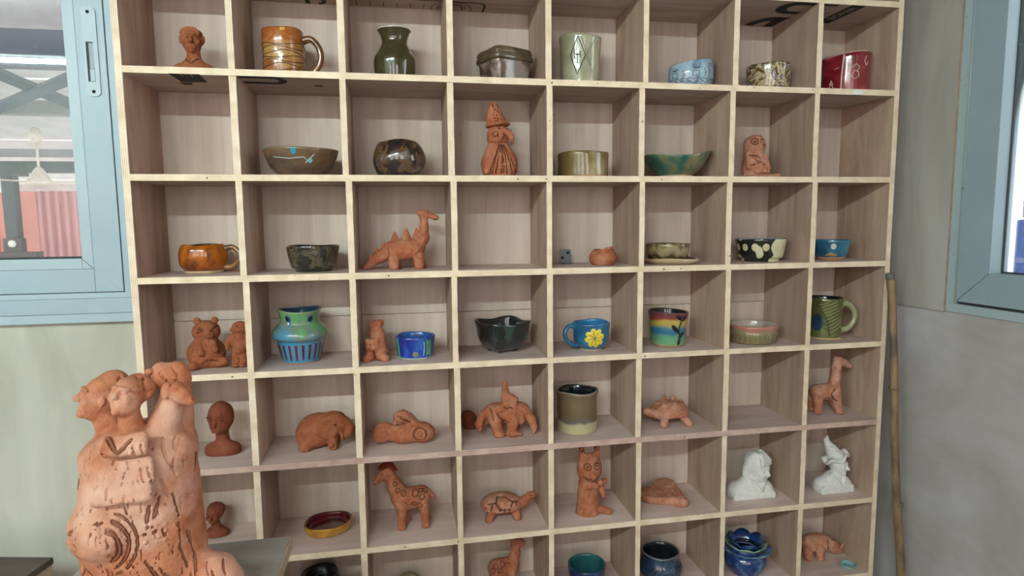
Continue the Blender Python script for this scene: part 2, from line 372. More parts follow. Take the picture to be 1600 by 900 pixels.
for r in range(0, 9):
    zt = (2.19 if r == 0 else ZS[r - 1]) - T; zb = ZS[r]
    rnd = random.Random(r)
    for x in DX.get(r, DX[1]):
        t = T * rnd.uniform(.92, 1.05)
        board('divider', (x - t / 2, rnd.uniform(-.002, .002), zb), (x + t / 2, DEP - .002, zt), M['ply_side'], M['edge_x'], shelf, 'Z')
zc = 0.912   # the back is made of two sheets
box('back_panel', (-.008, DEP, 0.0), (XW + .008, DEP + .008, zc + .168 - .0008), M['ply_back'], shelf)
box('back_panel', (-.008, DEP, zc + .168 + .0008), (XW + .008, DEP + .008, 2.19), M['ply_back'], shelf)
# small steel nails and ink stamps on the boards
def text_mesh(s, size, bold=0.0, sx=1.0):
    cu = bpy.data.curves.new('lettering', 'FONT'); cu.body = s; cu.size = size; cu.offset = bold; cu.align_x = 'CENTER'; cu.align_y = 'CENTER'; cu.resolution_u = 3
    o = bpy.data.objects.new('lettering', cu); COL.objects.link(o)
    me = bpy.data.meshes.new_from_object(o.evaluated_get(bpy.context.evaluated_depsgraph_get())); bpy.data.objects.remove(o)
    me.materials.clear()
    for v in me.vertices: v.co.x *= sx
    return me
def under(name, me, mat, shelf_i, x, y, rz=0.0, dz=.0003, flip=True):
    """flat print on the underside of a shelf board"""
    o = link(name, me, mat, SHELF[shelf_i])
    c = SHELF[shelf_i].location
    o.matrix_local = Matrix.Translation((x - c.x, y - c.y, ZS[shelf_i] - T - dz - c.z)) @ Matrix.Rotation(rz, 4, 'Z') @ Matrix.Scale(-1 if flip else 1, 4, (1, 0, 0))
    return o
def flat_poly(pts):
    me = bpy.data.meshes.new('print'); me.from_pydata([(x, y, 0) for x, y in pts], [], [tuple(range(len(pts)))]); return me
def ring_poly(rx0, ry0, rx1, ry1, a0, a1, n=24):
    vs = []; fs = []
    for k in range(n + 1):
        a = a0 + (a1 - a0) * k / n; vs += [(rx0 * math.cos(a), ry0 * math.sin(a), 0), (rx1 * math.cos(a), ry1 * math.sin(a), 0)]
        if k: fs.append((2 * k - 2, 2 * k - 1, 2 * k + 1, 2 * k))
    me = bpy.data.meshes.new('print'); me.from_pydata(vs, [], fs); return me
g_ink = M['black']; g_let = plain('stamp_gap_wood', S(186, 156, 140), 0.7)
under('stamp', flat_poly([(-.022, -.072), (.022, -.072), (.022, .078), (-.022, .078)]), g_ink, 0, 1.868, .072, 0.02, flip=False)
under('lettering', text_mesh('BORER', .032, .0004, 1.0), g_let, 0, 1.868, .066, PI / 2 + 0.06, .0006)
under('stamp', flat_poly([(-.03, -.006), (.012, -.006), (.012, .004), (-.03, .004)]), g_ink, 0, 1.80, .012, 0, flip=False)
under('stamp', ring_poly(.020, .024, .052, .046, PI * .5, PI * 1.5), g_ink, 0, 1.705, .046, 0, flip=False)
under('stamp', flat_poly([(0, -.046), (.04, -.046), (.04, -.026), (0, -.024)]), g_ink, 0, 1.705, .046, 0, flip=False)
under('stamp', flat_poly([(0, .024), (.04, .026), (.034, .044), (0, .046)]), g_ink, 0, 1.705, .046, 0, flip=False)
under('stamp', ring_poly(.030, .05, .058, .085, PI * 1.02, PI * 1.55), g_ink, 0, 1.702, .207, 0, flip=False)
under('stamp', flat_poly([(-.016, -.082), (.016, -.082), (.016, 0), (-.016, 0)]), g_ink, 0, 1.722, .207, 0, flip=False)
under('stamp', flat_poly([(-.018, -.006), (.020, -.006), (.012, .010), (-.018, .004)]), g_ink, 0, 1.726, .128, 0, flip=False)
for k in range(6): under('stamp', flat_poly([(-.001, -.03), (.001, -.03), (.001, .008), (-.001, .008)]), g_ink, 0, .513 + .0355 * k, .196, 0, flip=False)
under('stamp', ring_poly(.054, .054, .0565, .0565, 0, 2 * PI), g_ink, 0, .765, .196 - .0, 0, flip=False)
under('stamp', ring_poly(.036, .036, .0385, .0385, PI * .9, 2.05 * PI), g_ink, 0, .765, .19, 0, flip=False)
for k in range(7): under('stamp', flat_poly([(-.002, -.008), (.002, -.008), (.003, .006), (-.001, .008)]), g_ink, 0, .765 + .03 * math.cos(PI + PI * k / 6), .19 + .03 * math.sin(PI + PI * k / 6), PI * k / 6, flip=False)
under('stamp', flat_poly([(-.10, -.003), (.06, -.003), (.06, .003), (-.10, .003)]), g_ink, 0, .77, .139, 0, flip=False)
under('stamp', ring_poly(.020, .020, .026, .026, -PI / 2, 0), g_ink, 0, .83, .162, 0, flip=False)
under('stamp', flat_poly([(-.003, 0), (.003, 0), (.003, .045), (-.003, .045)]), g_ink, 0, .853, .162, 0, flip=False)
under('stamp', ring_poly(.010, .012, .022, .026, -PI * .5, PI * .5), g_ink, 0, .415, .185, 0, flip=False)
under('stamp', flat_poly([(-.018, -.02), (-.006, -.02), (-.006, .024), (-.018, .024)]), g_ink, 0, .40, .185, 0, flip=False)
under('stamp', flat_poly([(-.032, -.045), (.034, -.045), (.028, .040), (-.032, .040)]), g_ink, 1, .134, .040, 0, flip=False)
under('lettering', text_mesh('1:1', .030, .0003), g_let, 1, .136, .010, 0.0, .0006, True)
under('stamp', flat_poly([(-.02, -.012), (.012, -.012), (.0, .014), (-.016, .014)]), g_ink, 1, .115, .098, 0, flip=False)
under('stamp', ring_poly(.012, .018, .030, .040, -PI * .5, PI * .5), g_ink, 1, .322, .037, 0, flip=False)
under('stamp', flat_poly([(-.075, -.040), (.001, -.040), (.001, -.018), (-.075, -.018)]), g_ink, 1, .322, .037, 0, flip=False)
under('stamp', flat_poly([(-.075, .018), (.001, .018), (.001, .040), (-.075, .040)]), g_ink, 1, .322, .037, 0, flip=False)
under('stamp', ring_poly(.0, .0, .012, .010, 0, 2 * PI), g_ink, 1, .421, .081, 0, flip=False)
under('stamp', ring_poly(.0, .0, .008, .010, 0, 2 * PI), g_ink, 1, .225, .060, 0, flip=False)
for si, xx in ((1, 1.0), (2, .17), (2, .91), (2, .985), (2, 1.30), (3, .58), (3, 1.31), (3, 1.36), (4, .20), (4, 1.26), (5, 1.38), (6, .60), (6, .74)):
    c = SHELF[si].location; box('nail_hole', (xx - .0022, -.0022, ZS[si] - .010), (xx + .0022, -.0005, ZS[si] - .0075), M['black'], shelf)
# blank price sticker on the front of the second board
tg = box('price_sticker', (1.858, -.0042, 1.6815), (1.888, -.0022, 1.6935), M['white_plastic']); tag(tg, 'small blank white sticker on the shelf edge below the red cup', 'sticker')

# ------------------------------------------------------------------ stand, stool and bamboo pole
table_top = wood('table_top_grey', S(138, 132, 128), S(168, 162, 158), grain=(3, 12, 20), stain=S(190, 186, 180), rough=0.45)
t = thing('modelling_stand', 'grey topped wooden stand under the big clay sculpture', 'table', (0.20, -0.62, 0))
box('table_top', (-.150, -.24, .728), (.190, .225, .7495), table_top, t, .002)
box('edge_strip', (.1902, -.24, .7260), (.1935, .225, .7480), M['wood_dark'], t)
box('apron', (-.13, -.21, .65), (.17, .20, .727), M['wood_dark'], t, .002)
for sx in (-.12, .155):
    for sy in (-.20, .19): box('leg', (sx - .018, sy - .018, 0), (sx + .018, sy + .018, .65), M['wood_dark'], t, .002)
st = thing('wooden_stool', 'dark topped wooden stool in the lower left corner', 'stool', (-.412, -.245, 0), math.radians(-12))
box('seat', (-.20, -.20, .585), (.20, .20, .600), wood('stool_top_dark', S(66, 58, 54), S(92, 82, 76), grain=(3, 20, 20), rough=.5), st, .002)
box('seat_edge', (-.198, -.198, .562), (.198, .198, .5845), M['wood_dark'], st, .002)
for sx in (-.16, .16):
    for sy in (-.16, .16): box('leg', (sx - .02, sy - .02, 0), (sx + .02, sy + .02, .562), M['wood_dark'], st, .002)
def bamboo():
    g = N('bamboo_skin'); v = g.coord(scale=(40, 40, 6)); a = g.noise(v, 1.0, 5, .6); v2 = g.coord(scale=(10, 10, 5)); b = g.noise(v2, 1, 4)
    c = g.ramp(a, [(.3, S(104, 84, 64)), (.55, S(148, 120, 88)), (.75, S(170, 144, 112))])
    c = g.mix(g.ramp(b, [(.5, (0, 0, 0, 1)), (.62, (1, 1, 1, 1))]), c, S(96, 82, 68)); g.bump(a, .3, .002); m = g.fin(c, .55)
    t = thing('bamboo_pole', 'old bamboo pole leaning against the right end of the shelf', 'pole')
    A = Vector((2.076, -.062, .004)); B = Vector((1.986, -.030, 1.168)); pts = []; rr = []
    nodes = [.12, .42, .72, .985]; L = 80
    for i in range(L + 1):
        s = i / L; w = Vector((.004 * math.sin(s * 9), 0, 0)) * (0 < i < L); pts.append(A.lerp(B, s) + w)
        d = min(abs(s - k) for k in nodes); rr.append(.0120 - .0018 * s + .0018 * math.exp(-(d / .010) ** 2) - .001 * math.exp(-((d - .02) / .01) ** 2))
    tube('culm', pts, rr, m, t, 16)
    for k in nodes[:3]:
        p = A.lerp(B, k); q = A.lerp(B, k + .006); tube('node_ring', [p, q], .0142, plain('bamboo_node', S(120, 104, 84), .7), t, 16)
    tube('cut_end', [A.lerp(B, .998), A.lerp(B, 1.012)], [.0118, .0112], plain('bamboo_grey_end', S(108, 106, 102), .8), t, 16)
bamboo()

# ------------------------------------------------------------------ yard outside the left window
def corrugated(x0, x1, z0, z1, y, pitch, amp):
    n = int((x1 - x0) / pitch) * 8; vs = []; fs = []
    for i in range(n + 1):
        x = x0 + (x1 - x0) * i / n; ph = (i % 8) / 8; d = amp * (1 if ph < .4 else -1 if .5 <= ph < .9 else 0)
        vs += [(x, y - d, z0), (x, y - d, z1), (x, y - d + .01, z0), (x, y - d + .01, z1)]
        if i: a = 4 * i; fs += [(a - 4, a, a + 1, a - 3), (a - 2, a - 1, a + 3, a + 2), (a - 3, a + 1, a + 3, a - 1), (a - 4, a - 2, a + 2, a)]
    me = bpy.data.meshes.new('corrugated'); me.from_pydata(vs, [], fs); return me
pink = plain('container_pink', S(232, 168, 172), .6, var=.06, scale=1.5)
pink2 = plain('container_salmon', S(236, 150, 138), .6, var=.08, scale=2)
ground = struct(box('floor', (-12, YB + .1, -.12), (3.5, 16, -.06), plain('yard_concrete', S(186, 182, 176), .8, scale=3))); 
wl = thing('container_wall', 'pink corrugated container wall seen through the left window', 'wall', (0, 0, 0))
link('corrugated_sheet', corrugated(-3.265, -1.0, .0, 1.74, 6.0, .085, .018), pink, wl)
link('flat_door', rounded_plate(-3.455, -3.27, .0, 1.72, 5.97, 6.03, .01), pink2, wl)
box('top_rail', (-3.46, 5.94, 1.725), (-1.0, 6.05, 1.80), plain('rail_pale', S(240, 214, 214), .5), wl)
box('corner_post', (-3.505, 5.92, 0), (-3.457, 6.05, 1.80), plain('post_pale', S(238, 210, 208), .5), wl)
link('corrugated_sheet', corrugated(-4.3, -3.60, .0, 1.72, 6.1, .085, .018), pink2, wl)
po = thing('steel_post', 'dark steel post standing before the pink container', 'post', (-3.30, 5.6, 0))
dk = plain('steel_paint_dark', S(62, 66, 76), .5)
box('column', (-.055, -.05, 0), (.055, .05, 1.86), dk, po); box('cap_plate', (-.14, -.08, 1.86), (.14, .08, 1.90), dk, po)
box('base_plate', (-.12, -.10, .0), (.12, .10, .02), dk, po)
mb = thing('meter_box', 'dark box with a round pale dial fixed low beside the steel post', 'meter', (-3.235, 5.46, 1.14))
dkb = plain('box_maroon_dark', S(74, 58, 62), .6)
box('case', (-.085, -.03, -.05), (.085, .05, .09), dkb, mb, .006); tube('dial', [(0, -.032, .035), (0, -.042, .035)], .036, M['white_plastic'], mb, 20)
box('shelf_plate', (-.20, -.05, -.12), (.22, .08, -.05), dkb, mb, .006)
rf = thing('yard_roof', 'white sheet roof on navy steel beams above the yard', 'roof', (0, 0, 0))
wh = plain('roof_sheet_white', S(224, 226, 230), .6, scale=4); nv = plain('beam_navy', S(44, 56, 84), .45, var=.1); gy = plain('beam_grey', S(134, 132, 138), .5)
for k in range(10):
    y0 = .6 + .82 * k; zr = 2.90 - max(0, y0 + .4 - 3.4) * .20
    sh_ = box('roof_sheet', (-5.5, y0, zr), (-.2, y0 + .80, zr + .02), wh, rf); sh_.rotation_euler.x = -.197 if y0 > 3.0 else 0
box('beam', (-5.5, 3.40, 2.46), (-.2, 3.52, 2.71), nv, rf); box('beam', (-5.5, 4.6, 2.32), (-.2, 4.7, 2.44), gy, rf); box('beam', (-5.5, 5.7, 1.905), (-.2, 5.82, 2.02), dk, rf)
box('beam', (-5.5, 5.2, 2.02), (-.2, 5.28, 2.09), gy, rf)
me = tube_mesh([(-4.6, 5.7, 1.99), (-1.2, 3.4, 2.60)], .055, 4); link('brace', me, nv, rf)
me = tube_mesh([(-2.6, 3.5, 2.62), (-1.5, 5.7, 2.06)], .05, 4); link('brace', me, nv, rf)
fan = thing('ceiling_fan', 'white ceiling fan hanging in the yard behind the window', 'fan', (-2.72, 5.0, 1.76))
cr = plain('fan_cream', S(226, 218, 204), .5)
tube('motor', [(0, 0, .14), (0, 0, .10), (0, 0, .03), (0, 0, -.0), (0, 0, -.02), (0, 0, -.035)], [.022, .05, .085, .12, .115, .05], cr, fan, 20)
tube('down_rod', [(0, 0, .14), (0, 0, .36)], .012, cr, fan, 8); tube('canopy', [(0, 0, .36), (0, 0, .42), (0, 0, .5)], [.03, .06, .03], cr, fan, 16)
for k in range(3):
    a = 2 * PI * k / 3 + .05; bl = box('blade', (.10, -.05, -.006), (.55, .05, 0), cr, fan, .002); bl.matrix_local = Matrix.Rotation(a, 4, 'Z') @ Matrix.Translation((.33, 0, .0))
# what stands outside the right window
bl = thing('tarpaulin_stack', 'bright blue tarpaulin bundle outside the right window', 'tarpaulin', (3.05, .52, 0))
box('bundle', (-.1, -1.2, .0), (.1, -.080, 1.33), plain('tarp_blue', S(66, 110, 190), .5, var=.3, scale=40), bl, .01)
box('board', (-.1, -1.2, 1.335), (.1, -.100, 1.75), plain('tarp_board', S(168, 156, 150), .6, var=.2, scale=30), bl, .01)

# ------------------------------------------------------------------ glazed pottery
def glaze(name, stops, scale=14, zw=0.0, z0=0.0, z1=0.1, rough=0.16, coat=0.6, dist=0.6, stretch=(1, 1, 1), bump=0.15, detail=4):
    """glaze colours from noise mixed with the height on the pot (zw: share of height)"""
    g = N(name); v = g.coord(scale=stretch); nz = g.noise(v, scale, detail, .55, dist); f = g.ramp(nz, [(.28, (0, 0, 0, 1)), (.72, (1, 1, 1, 1))])
    if zw:
        tc = g.n('ShaderNodeTexCoord'); sp = g.n('ShaderNodeSeparateXYZ'); g.l(tc.outputs['Object'], sp.inputs[0])
        h = g.math('DIVIDE', g.math('SUBTRACT', sp.outputs['Z'], z0), z1 - z0, True)
        f = g.math('ADD', g.math('MULTIPLY', f, 1 - zw), g.math('MULTIPLY', h, zw))
    c = g.ramp(f, stops); b2 = g.noise(g.coord(), 45, 3); g.bump(b2, bump, .003)
    return g.fin(c, rough, coat)
def smooth_profile(prof, n=5): return [(float(p[0]), float(p[1])) for p in catmull(prof, n)]
class Pot:
    pass
def pot(name, label, cat, loc, prof, wall, mats, shape=None, rim=None, seed=0, wob=.012, n=64, band=None, floor_t=None, inner=True, rz=0.0, group=None, sm=5):
    """thrown or pinched pot. prof: outer profile (radius, height) from foot to rim. mats: [outside, inside, foot]"""
    rnd = random.Random(seed); ph = [rnd.uniform(0, 6.28) for _ in range(6)]
    P = smooth_profile(prof, sm); H = P[-1][1]; ft = floor_t or wall * 1.2
    def mul(th, z):
        m = 1 + wob * (math.sin(2 * th + ph[0] + z * 30) + .6 * math.sin(3 * th + ph[1] - z * 50) + .35 * math.sin(5 * th + ph[2] + z * 80))
        return m * (shape(th, z / H) if shape else 1)
    def lift(th, z):
        t = max(0, min(1, (z / H - .35) / .65)); t = t * t * (3 - 2 * t)
        return (rim(th) if rim else wob * .12 * math.sin(3 * th + ph[3])) * t
    rings = [(0.0, 0.0, 0)] + [(r, z, 0) for r, z in P]
    if inner:
        rr, zr = P[-1]; rings += [(rr - wall * .3, zr + wall * .35, 0), (rr - wall * .75, zr + wall * .25, 1)]
        for r, z in reversed(P):
            if z < ft: break
            rings.append((max(.001, r - wall), z - wall * .1, 1))
        zf = ft; r0 = rings[-1][0]; rings += [(r0 * .8, zf, 1), (r0 * .4, zf * .95, 1), (0, zf * .95, 1)]
    else: rings.append((0, H, 0))
    vs = []; fs = []; mi = []
    for r, z, k in rings:
        for j in range(n):
            th = 2 * PI * j / n; q = mul(th, max(0, min(H, z)))
            vs.append((r * q * math.cos(th), r * q * math.sin(th), z + (lift(th, z) if k == 0 or z > ft * 1.6 else 0)))
    for i in range(len(rings) - 1):
        for j in range(n):
            fs.append((i * n + j, i * n + (j + 1) % n, (i + 1) * n + (j + 1) % n, (i + 1) * n + j))
            foot = band and rings[i][2] == 0 and rings[i + 1][1] <= band + .0005
            mi.append(2 if foot and len(mats) > 2 else min(rings[i + 1][2], len(mats) - 1))
    me = bpy.data.meshes.new(name); me.from_pydata(vs, [], fs); me.polygons.foreach_set('material_index', mi)
    R = Pot(); R.root = thing(name, label, cat, (loc[0], loc[1], loc[2] + .0006), rz, group); R.body = link('body', me, mats, R.root, smooth=True)
    zs_ = [p[1] for p in P]; rs_ = [p[0] for p in P]
    def surf(th, z, off=0.0):
        r = float(np.interp(z, zs_, rs_)) * mul(th, z) + off; return Vector((r * math.cos(th), r * math.sin(th), z + lift(th, z)))
    R.surf = surf; R.H = H; R.a0 = -PI / 2 - math.atan2(loc[0] - .612, loc[1] + 1.5606) - rz     # the side turned to the middle of the room
    return R
def line(R, name, pts, rad, mat, off=0.0, sub=6, closed=False):
    """scratched or trailed line on a pot: pts are (degrees from the front, height)"""
    q = []
    pts = list(pts) + ([pts[0]] if closed else [])
    for (a, z), (b, w) in zip(pts, pts[1:]):
        for k in range(sub): s = k / sub; q.append(R.surf(R.a0 + math.radians(a + (b - a) * s), z + (w - z) * s, off))
    q.append(R.surf(R.a0 + math.radians(pts[-1][0]), pts[-1][1], off))
    return tube(name, q, rad, mat, R.root, 6)
def patch(R, name, poly, mat, off=.0007, rings=3):
    """thin painted patch laid on a pot: poly in (degrees, height), star-shaped about its centre"""
    n = len(poly); ca = sum(p[0] for p in poly) / n; cz = sum(p[1] for p in poly) / n
    vs = [R.surf(R.a0 + math.radians(ca), cz, off)]; fs = []
    for r in range(1, rings + 1):
        s = r / rings
        for a, z in poly: vs.append(R.surf(R.a0 + math.radians(ca + (a - ca) * s), cz + (z - cz) * s, off if r < rings else off * .3))
    for j in range(n):
        fs.append((0, 1 + j, 1 + (j + 1) % n))
        for r in range(1, rings): a = 1 + (r - 1) * n; b = a + n; fs.append((a + j, b + j, b + (j + 1) % n, a + (j + 1) % n))
    me = bpy.data.meshes.new(name); me.from_pydata([tuple(v) for v in vs], [], fs); return link(name, me, mat, R.root, smooth=True)
def oval(a, z, ra, rz, n=14, rot=0.0, k=1.0):
    out = []
    for i in range(n):
        t = 2 * PI * i / n; x = math.cos(t); y = math.sin(t); out.append((a + k * (ra * x * math.cos(rot) - rz * y * math.sin(rot)) , z + (ra * x * math.sin(rot) + rz * y * math.cos(rot)) / 1.0))
    return out
def handle(R, th, z0, z1, out, rad, mat, flat=1.0, drop=0.0):
    a = R.surf(th, z1, -rad * .6); b = R.surf(th, z0, -rad * .6); d = Vector((math.cos(th), math.sin(th), 0))
    pts = [a, a + d * out * .55 + Vector((0, 0, .003)), a.lerp(b, .28) + d * out * 1.0, a.lerp(b, .68) + d * out * .98 + Vector((0, 0, -drop * .5)), b + d * out * .5 + Vector((0, 0, -drop)), b]
    return tube('handle', pts, [rad * 1.25, rad, rad * .95, rad * .95, rad, rad * 1.2], mat, R.root, 12, flat, 7)
def squarish(p, rot=0.0, ax=1.0, ay=1.0):
    def f(th, t):
        c = abs(math.cos(th - rot)) / ax; s = abs(math.sin(th - rot)) / ay; return (c ** p + s ** p) ** (-1.0 / p)
    return f
dk_line = plain('scratched_line_dark', S(40, 36, 32), .6)
bare = plain('bare_clay_buff', S(196, 166, 130), .8, scale=60)
bare_r = plain('bare_clay_tan', S(186, 132, 92), .8, scale=60)
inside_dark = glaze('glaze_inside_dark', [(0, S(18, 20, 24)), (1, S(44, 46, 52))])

# row 1
m = glaze('glaze_amber', [(0, S(96, 58, 30)), (.3, S(150, 92, 46)), (.5, S(178, 136, 84)), (.75, S(158, 86, 34)), (1, S(136, 66, 22))], 18, .55, 0, .11, stretch=(1, 1, 2.2))
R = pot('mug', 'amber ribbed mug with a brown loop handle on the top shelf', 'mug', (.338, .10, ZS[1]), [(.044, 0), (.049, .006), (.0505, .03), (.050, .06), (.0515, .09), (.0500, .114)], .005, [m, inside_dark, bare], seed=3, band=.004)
ml = plain('groove_brown', S(84, 46, 22), .3, coat=.5)
for k, z in enumerate((.014, .026, .036, .046, .057, .068, .077)): line(R, 'groove', [(a, z + .004 * math.sin(a * .05 + k * 1.9)) for a in range(-95, 96, 19)], .0011, ml, 0, 3)
patch(R, 'glaze_chip', [(-8, .107), (4, .107), (5, .1135), (-8, .1135)], plain('glaze_yellow', S(206, 156, 60), .3))
handle(R, math.radians(-8), .014, .094, .043, .0082, glaze('glaze_handle_brown', [(0, S(84, 50, 30)), (1, S(128, 84, 50))], 20))
m = glaze('glaze_olive_dark', [(0, S(38, 34, 20)), (.5, S(66, 60, 34)), (1, S(92, 74, 50))], 10, .3, 0, .13, rough=.08, coat=.9, bump=.08)
R = pot('vase', 'dark olive glossy vase with a flared rim on the top shelf', 'vase', (.610, .10, ZS[1]), [(.046, 0), (.0505, .01), (.0535, .040), (.0525, .060), (.043, .076), (.0335, .095), (.0335, .108), (.0385, .121), (.0430, .1285)], .004, [m, m], seed=8, wob=.005)
line(R, 'pale_rim', [(a, .1296) for a in range(-180, 181, 15)], .0016, plain('rim_white', S(206, 206, 198), .3), -.001, 2)
m = glaze('glaze_bronze_grey', [(0, S(58, 46, 36)), (.35, S(96, 78, 64)), (.6, S(150, 130, 124)), (1, S(120, 130, 134))], 22, rough=.12)
R = pot('square_bowl', 'bronze-grey square lidded box pot beside the diamond cup', 'pot', (.896, .105, ZS[1]), [(.046, 0), (.050, .008), (.056, .062)], .006, [m, inside_dark], shape=squarish(7, .38), seed=5, wob=.006, n=96)
R2 = Pot()
ring = pot('rim_band', 'x', 'x', (0, 0, 0), [(.054, .056), (.0605, .060), (.0605, .070), (.058, .074), (.0595, .078), (.057, .086)], .008, [glaze('glaze_bronze_dark', [(0, S(50, 42, 30)), (1, S(112, 96, 72))], 20)], shape=squarish(7, .38), seed=5, wob=.006, n=96)
o = ring.body; o.parent = R.root; o.name = 'rim_band'; bpy.data.objects.remove(ring.root)
m = glaze('glaze_celadon', [(0, S(132, 130, 104)), (.5, S(166, 162, 136)), (1, S(188, 184, 164))], 9, bump=.2)
def rim_c(th): return .004 * math.sin(2 * th + .6)
R = pot('tumbler', 'pale celadon cup scratched with a diamond and a letter H', 'cup', (1.104, .10, ZS[1]), [(.050, 0), (.0535, .008), (.0525, .05), (.0545, .095), (.0570, .130)], .006, [m, glaze('glaze_celadon_blue', [(0, S(120, 136, 170)), (1, S(190, 196, 206))], 20)], seed=2, wob=.014, rim=rim_c)
for p in ([(-28, .076), (-6, .122), (15, .076), (-8, .026)],): line(R, 'scratch', p, .0012, dk_line, .0002, 6, True)
lt = plain('scratched_line_grey', S(116, 116, 110), .5)
for p in ([(2, .122), (34, .05)], [(32, .112), (16, .076), (38, .034)], [(44, .124), (12, .060)]): line(R, 'scratch', p, .0009, lt, .0002)
for p in ([(-17, .092), (-16, .066)], [(0, .086), (1, .068)], [(-16.5, .078), (.5, .076)], [(-8, .076), (-7, .054)]): line(R, 'letter_stroke', p, .0011, dk_line, .0002, 4)
m = glaze('glaze_ice_blue', [(0, S(96, 104, 124)), (.4, S(142, 172, 196)), (.7, S(166, 192, 206)), (1, S(150, 140, 150))], 34, bump=.4)
R = pot('tea_bowl', 'ice-blue cup with incised sleepy faces on the top shelf', 'cup', (1.426, .10, ZS[1]), [(.052, 0), (.0585, .012), (.0625, .045), (.0590, .076)], .006, [m, m], seed=6, rim=lambda th: .008 * math.cos(th - .3), wob=.008)
pu = plain('scratch_plum', S(84, 66, 78), .5)
for c in (-42, 14): 
    line(R, 'eyelid', [(c - 8, .058), (c - 3, .053), (c + 3, .053), (c + 9, .057)], .0013, dk_line, .0003); line(R, 'cheek', [(c - 8, .030), (c - 8, .046), (c + 8, .046), (c + 8, .030)], .0008, pu, .0002, 4, True); line(R, 'ear', [(c + 22, .052), (c + 26, .040), (c + 22, .030)], .0008, pu, .0002)
for k in range(9):
    for j in range(2): line(R, 'swirl', [(-70 + 17 * k + 7 * math.cos(t), .013 + .009 * j + .006 * math.sin(t) * (1 - t / 9)) for t in (0, 1, 2, 3, 4, 5)], .0007, pu, .0002, 3)
m = glaze('glaze_marbled_brown', [(0, S(30, 24, 20)), (.3, S(104, 74, 40)), (.42, S(206, 190, 156)), (.52, S(112, 82, 46)), (.7, S(82, 88, 116)), (.85, S(210, 200, 180)), (1, S(64, 52, 44))], 16, dist=2.5)
R = pot('tea_bowl', 'small marbled brown, white and slate-blue bowl on the top shelf', 'bowl', (1.665, .10, ZS[1]), [(.050, 0), (.056, .012), (.0600, .05), (.0605, .076)], .005, [m, m], seed=9, wob=.01)
m = glaze('glaze_crimson', [(0, S(94, 18, 26)), (.55, S(142, 36, 46)), (.75, S(166, 70, 74)), (.9, S(180, 40, 36)), (1, S(214, 190, 150))], 11, bump=.15)
R = pot('tumbler', 'crimson slab-built cup with a white scratched seam on the top shelf', 'cup', (1.915, .10, ZS[1]), [(.058, 0), (.0610, .006), (.0625, .06), (.0645, .112)], .006, [m, m], seed=12, wob=.006, rim=lambda th: .005 * math.cos(th), shape=squarish(2.6, .5))
wl_ = plain('scratch_white', S(222, 200, 196), .5)
line(R, 'seam', [(-10, .003), (-9, .05), (-5, .110)], .0022, wl_, -.0006)
for p in ([(-40, .02), (-36, .032), (-30, .018)], [(-40, .028), (-36, .040), (-30, .026)], [(-28, .072), (-16, .074)], [(12, .04), (18, .06), (28, .056), (30, .044), (20, .036), (14, .044)], [(12, .068), (22, .078), (30, .070), (26, .058)], [(50, .10), (44, .086), (52, .074), (60, .086)], [(-60, .109), (-20, .112), (20, .113), (60, .113)]): line(R, 'scratch', p, .0009, wl_, .0002)

# row 2
m = glaze('glaze_brown_teal', [(0, S(60, 58, 54)), (.45, S(112, 84, 62)), (.62, S(120, 96, 76)), (.8, S(60, 100, 112)), (1, S(36, 112, 140))], 9, .35, .03, .075, stretch=(1, 1, 3))
R = pot('wide_bowl', 'wide shallow brown bowl with a teal rim on the second shelf', 'bowl', (.368, .105, ZS[2]), [(.050, 0), (.056, .004), (.074, .022), (.086, .046), (.0925, .066)], .005, [m, m], seed=1, wob=.006)
for p in ([(-50, .045), (-20, .040), (4, .044), (10, .034)], [(6, .030), (14, .040), (20, .052)]): line(R, 'glaze_trail', p, .0016, plain('trail_pale', S(150, 162, 160), .25, coat=.6), -.0005)
patch(R, 'glaze_spot', oval(-12, .058, 4, .008), plain('glaze_turquoise', S(40, 150, 180), .2, coat=.6)); patch(R, 'glaze_spot', oval(14, .036, 4, .006), plain('glaze_turquoise_pale', S(120, 190, 196), .2, coat=.6))
m = glaze('glaze_tortoise', [(0, S(22, 18, 18)), (.4, S(48, 36, 30)), (.58, S(104, 76, 44)), (.72, S(70, 58, 62)), (1, S(140, 130, 120))], 28, rough=.1, coat=.9, bump=.5)
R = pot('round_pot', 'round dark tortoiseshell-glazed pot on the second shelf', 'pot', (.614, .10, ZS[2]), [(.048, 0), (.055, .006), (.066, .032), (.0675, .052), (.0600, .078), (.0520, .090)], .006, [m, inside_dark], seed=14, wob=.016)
m = glaze('glaze_olive', [(0, S(84, 72, 42)), (.5, S(118, 100, 60)), (.8, S(150, 134, 100)), (1, S(176, 172, 150))], 12, stretch=(1, 1, .5))
R = pot('low_bowl', 'low straight-sided olive bowl on the second shelf', 'bowl', (1.112, .10, ZS[2]), [(.066, 0), (.0700, .004), (.0695, .03), (.0710, .066)], .006, [m, m, bare_r], seed=17, wob=.008, band=.006)
m = glaze('glaze_sea_green', [(0, S(56, 72, 58)), (.3, S(36, 96, 84)), (.5, S(84, 106, 82)), (.72, S(122, 116, 86)), (1, S(146, 122, 90))], 16)
R = pot('wavy_bowl', 'sea-green bowl with a wavy rim rising to a point on the right', 'bowl', (1.385, .105, ZS[2]), [(.050, 0), (.052, .010), (.072, .030), (.085, .050), (.092, .066)], .005, [m, m, bare], seed=19, wob=.012, band=.009, rim=lambda th: .007 * math.cos(th * 2) + .007 * math.cos(th) - .002, shape=lambda th, t: 1 + .12 * max(0, math.cos(th)) ** 3 * t)

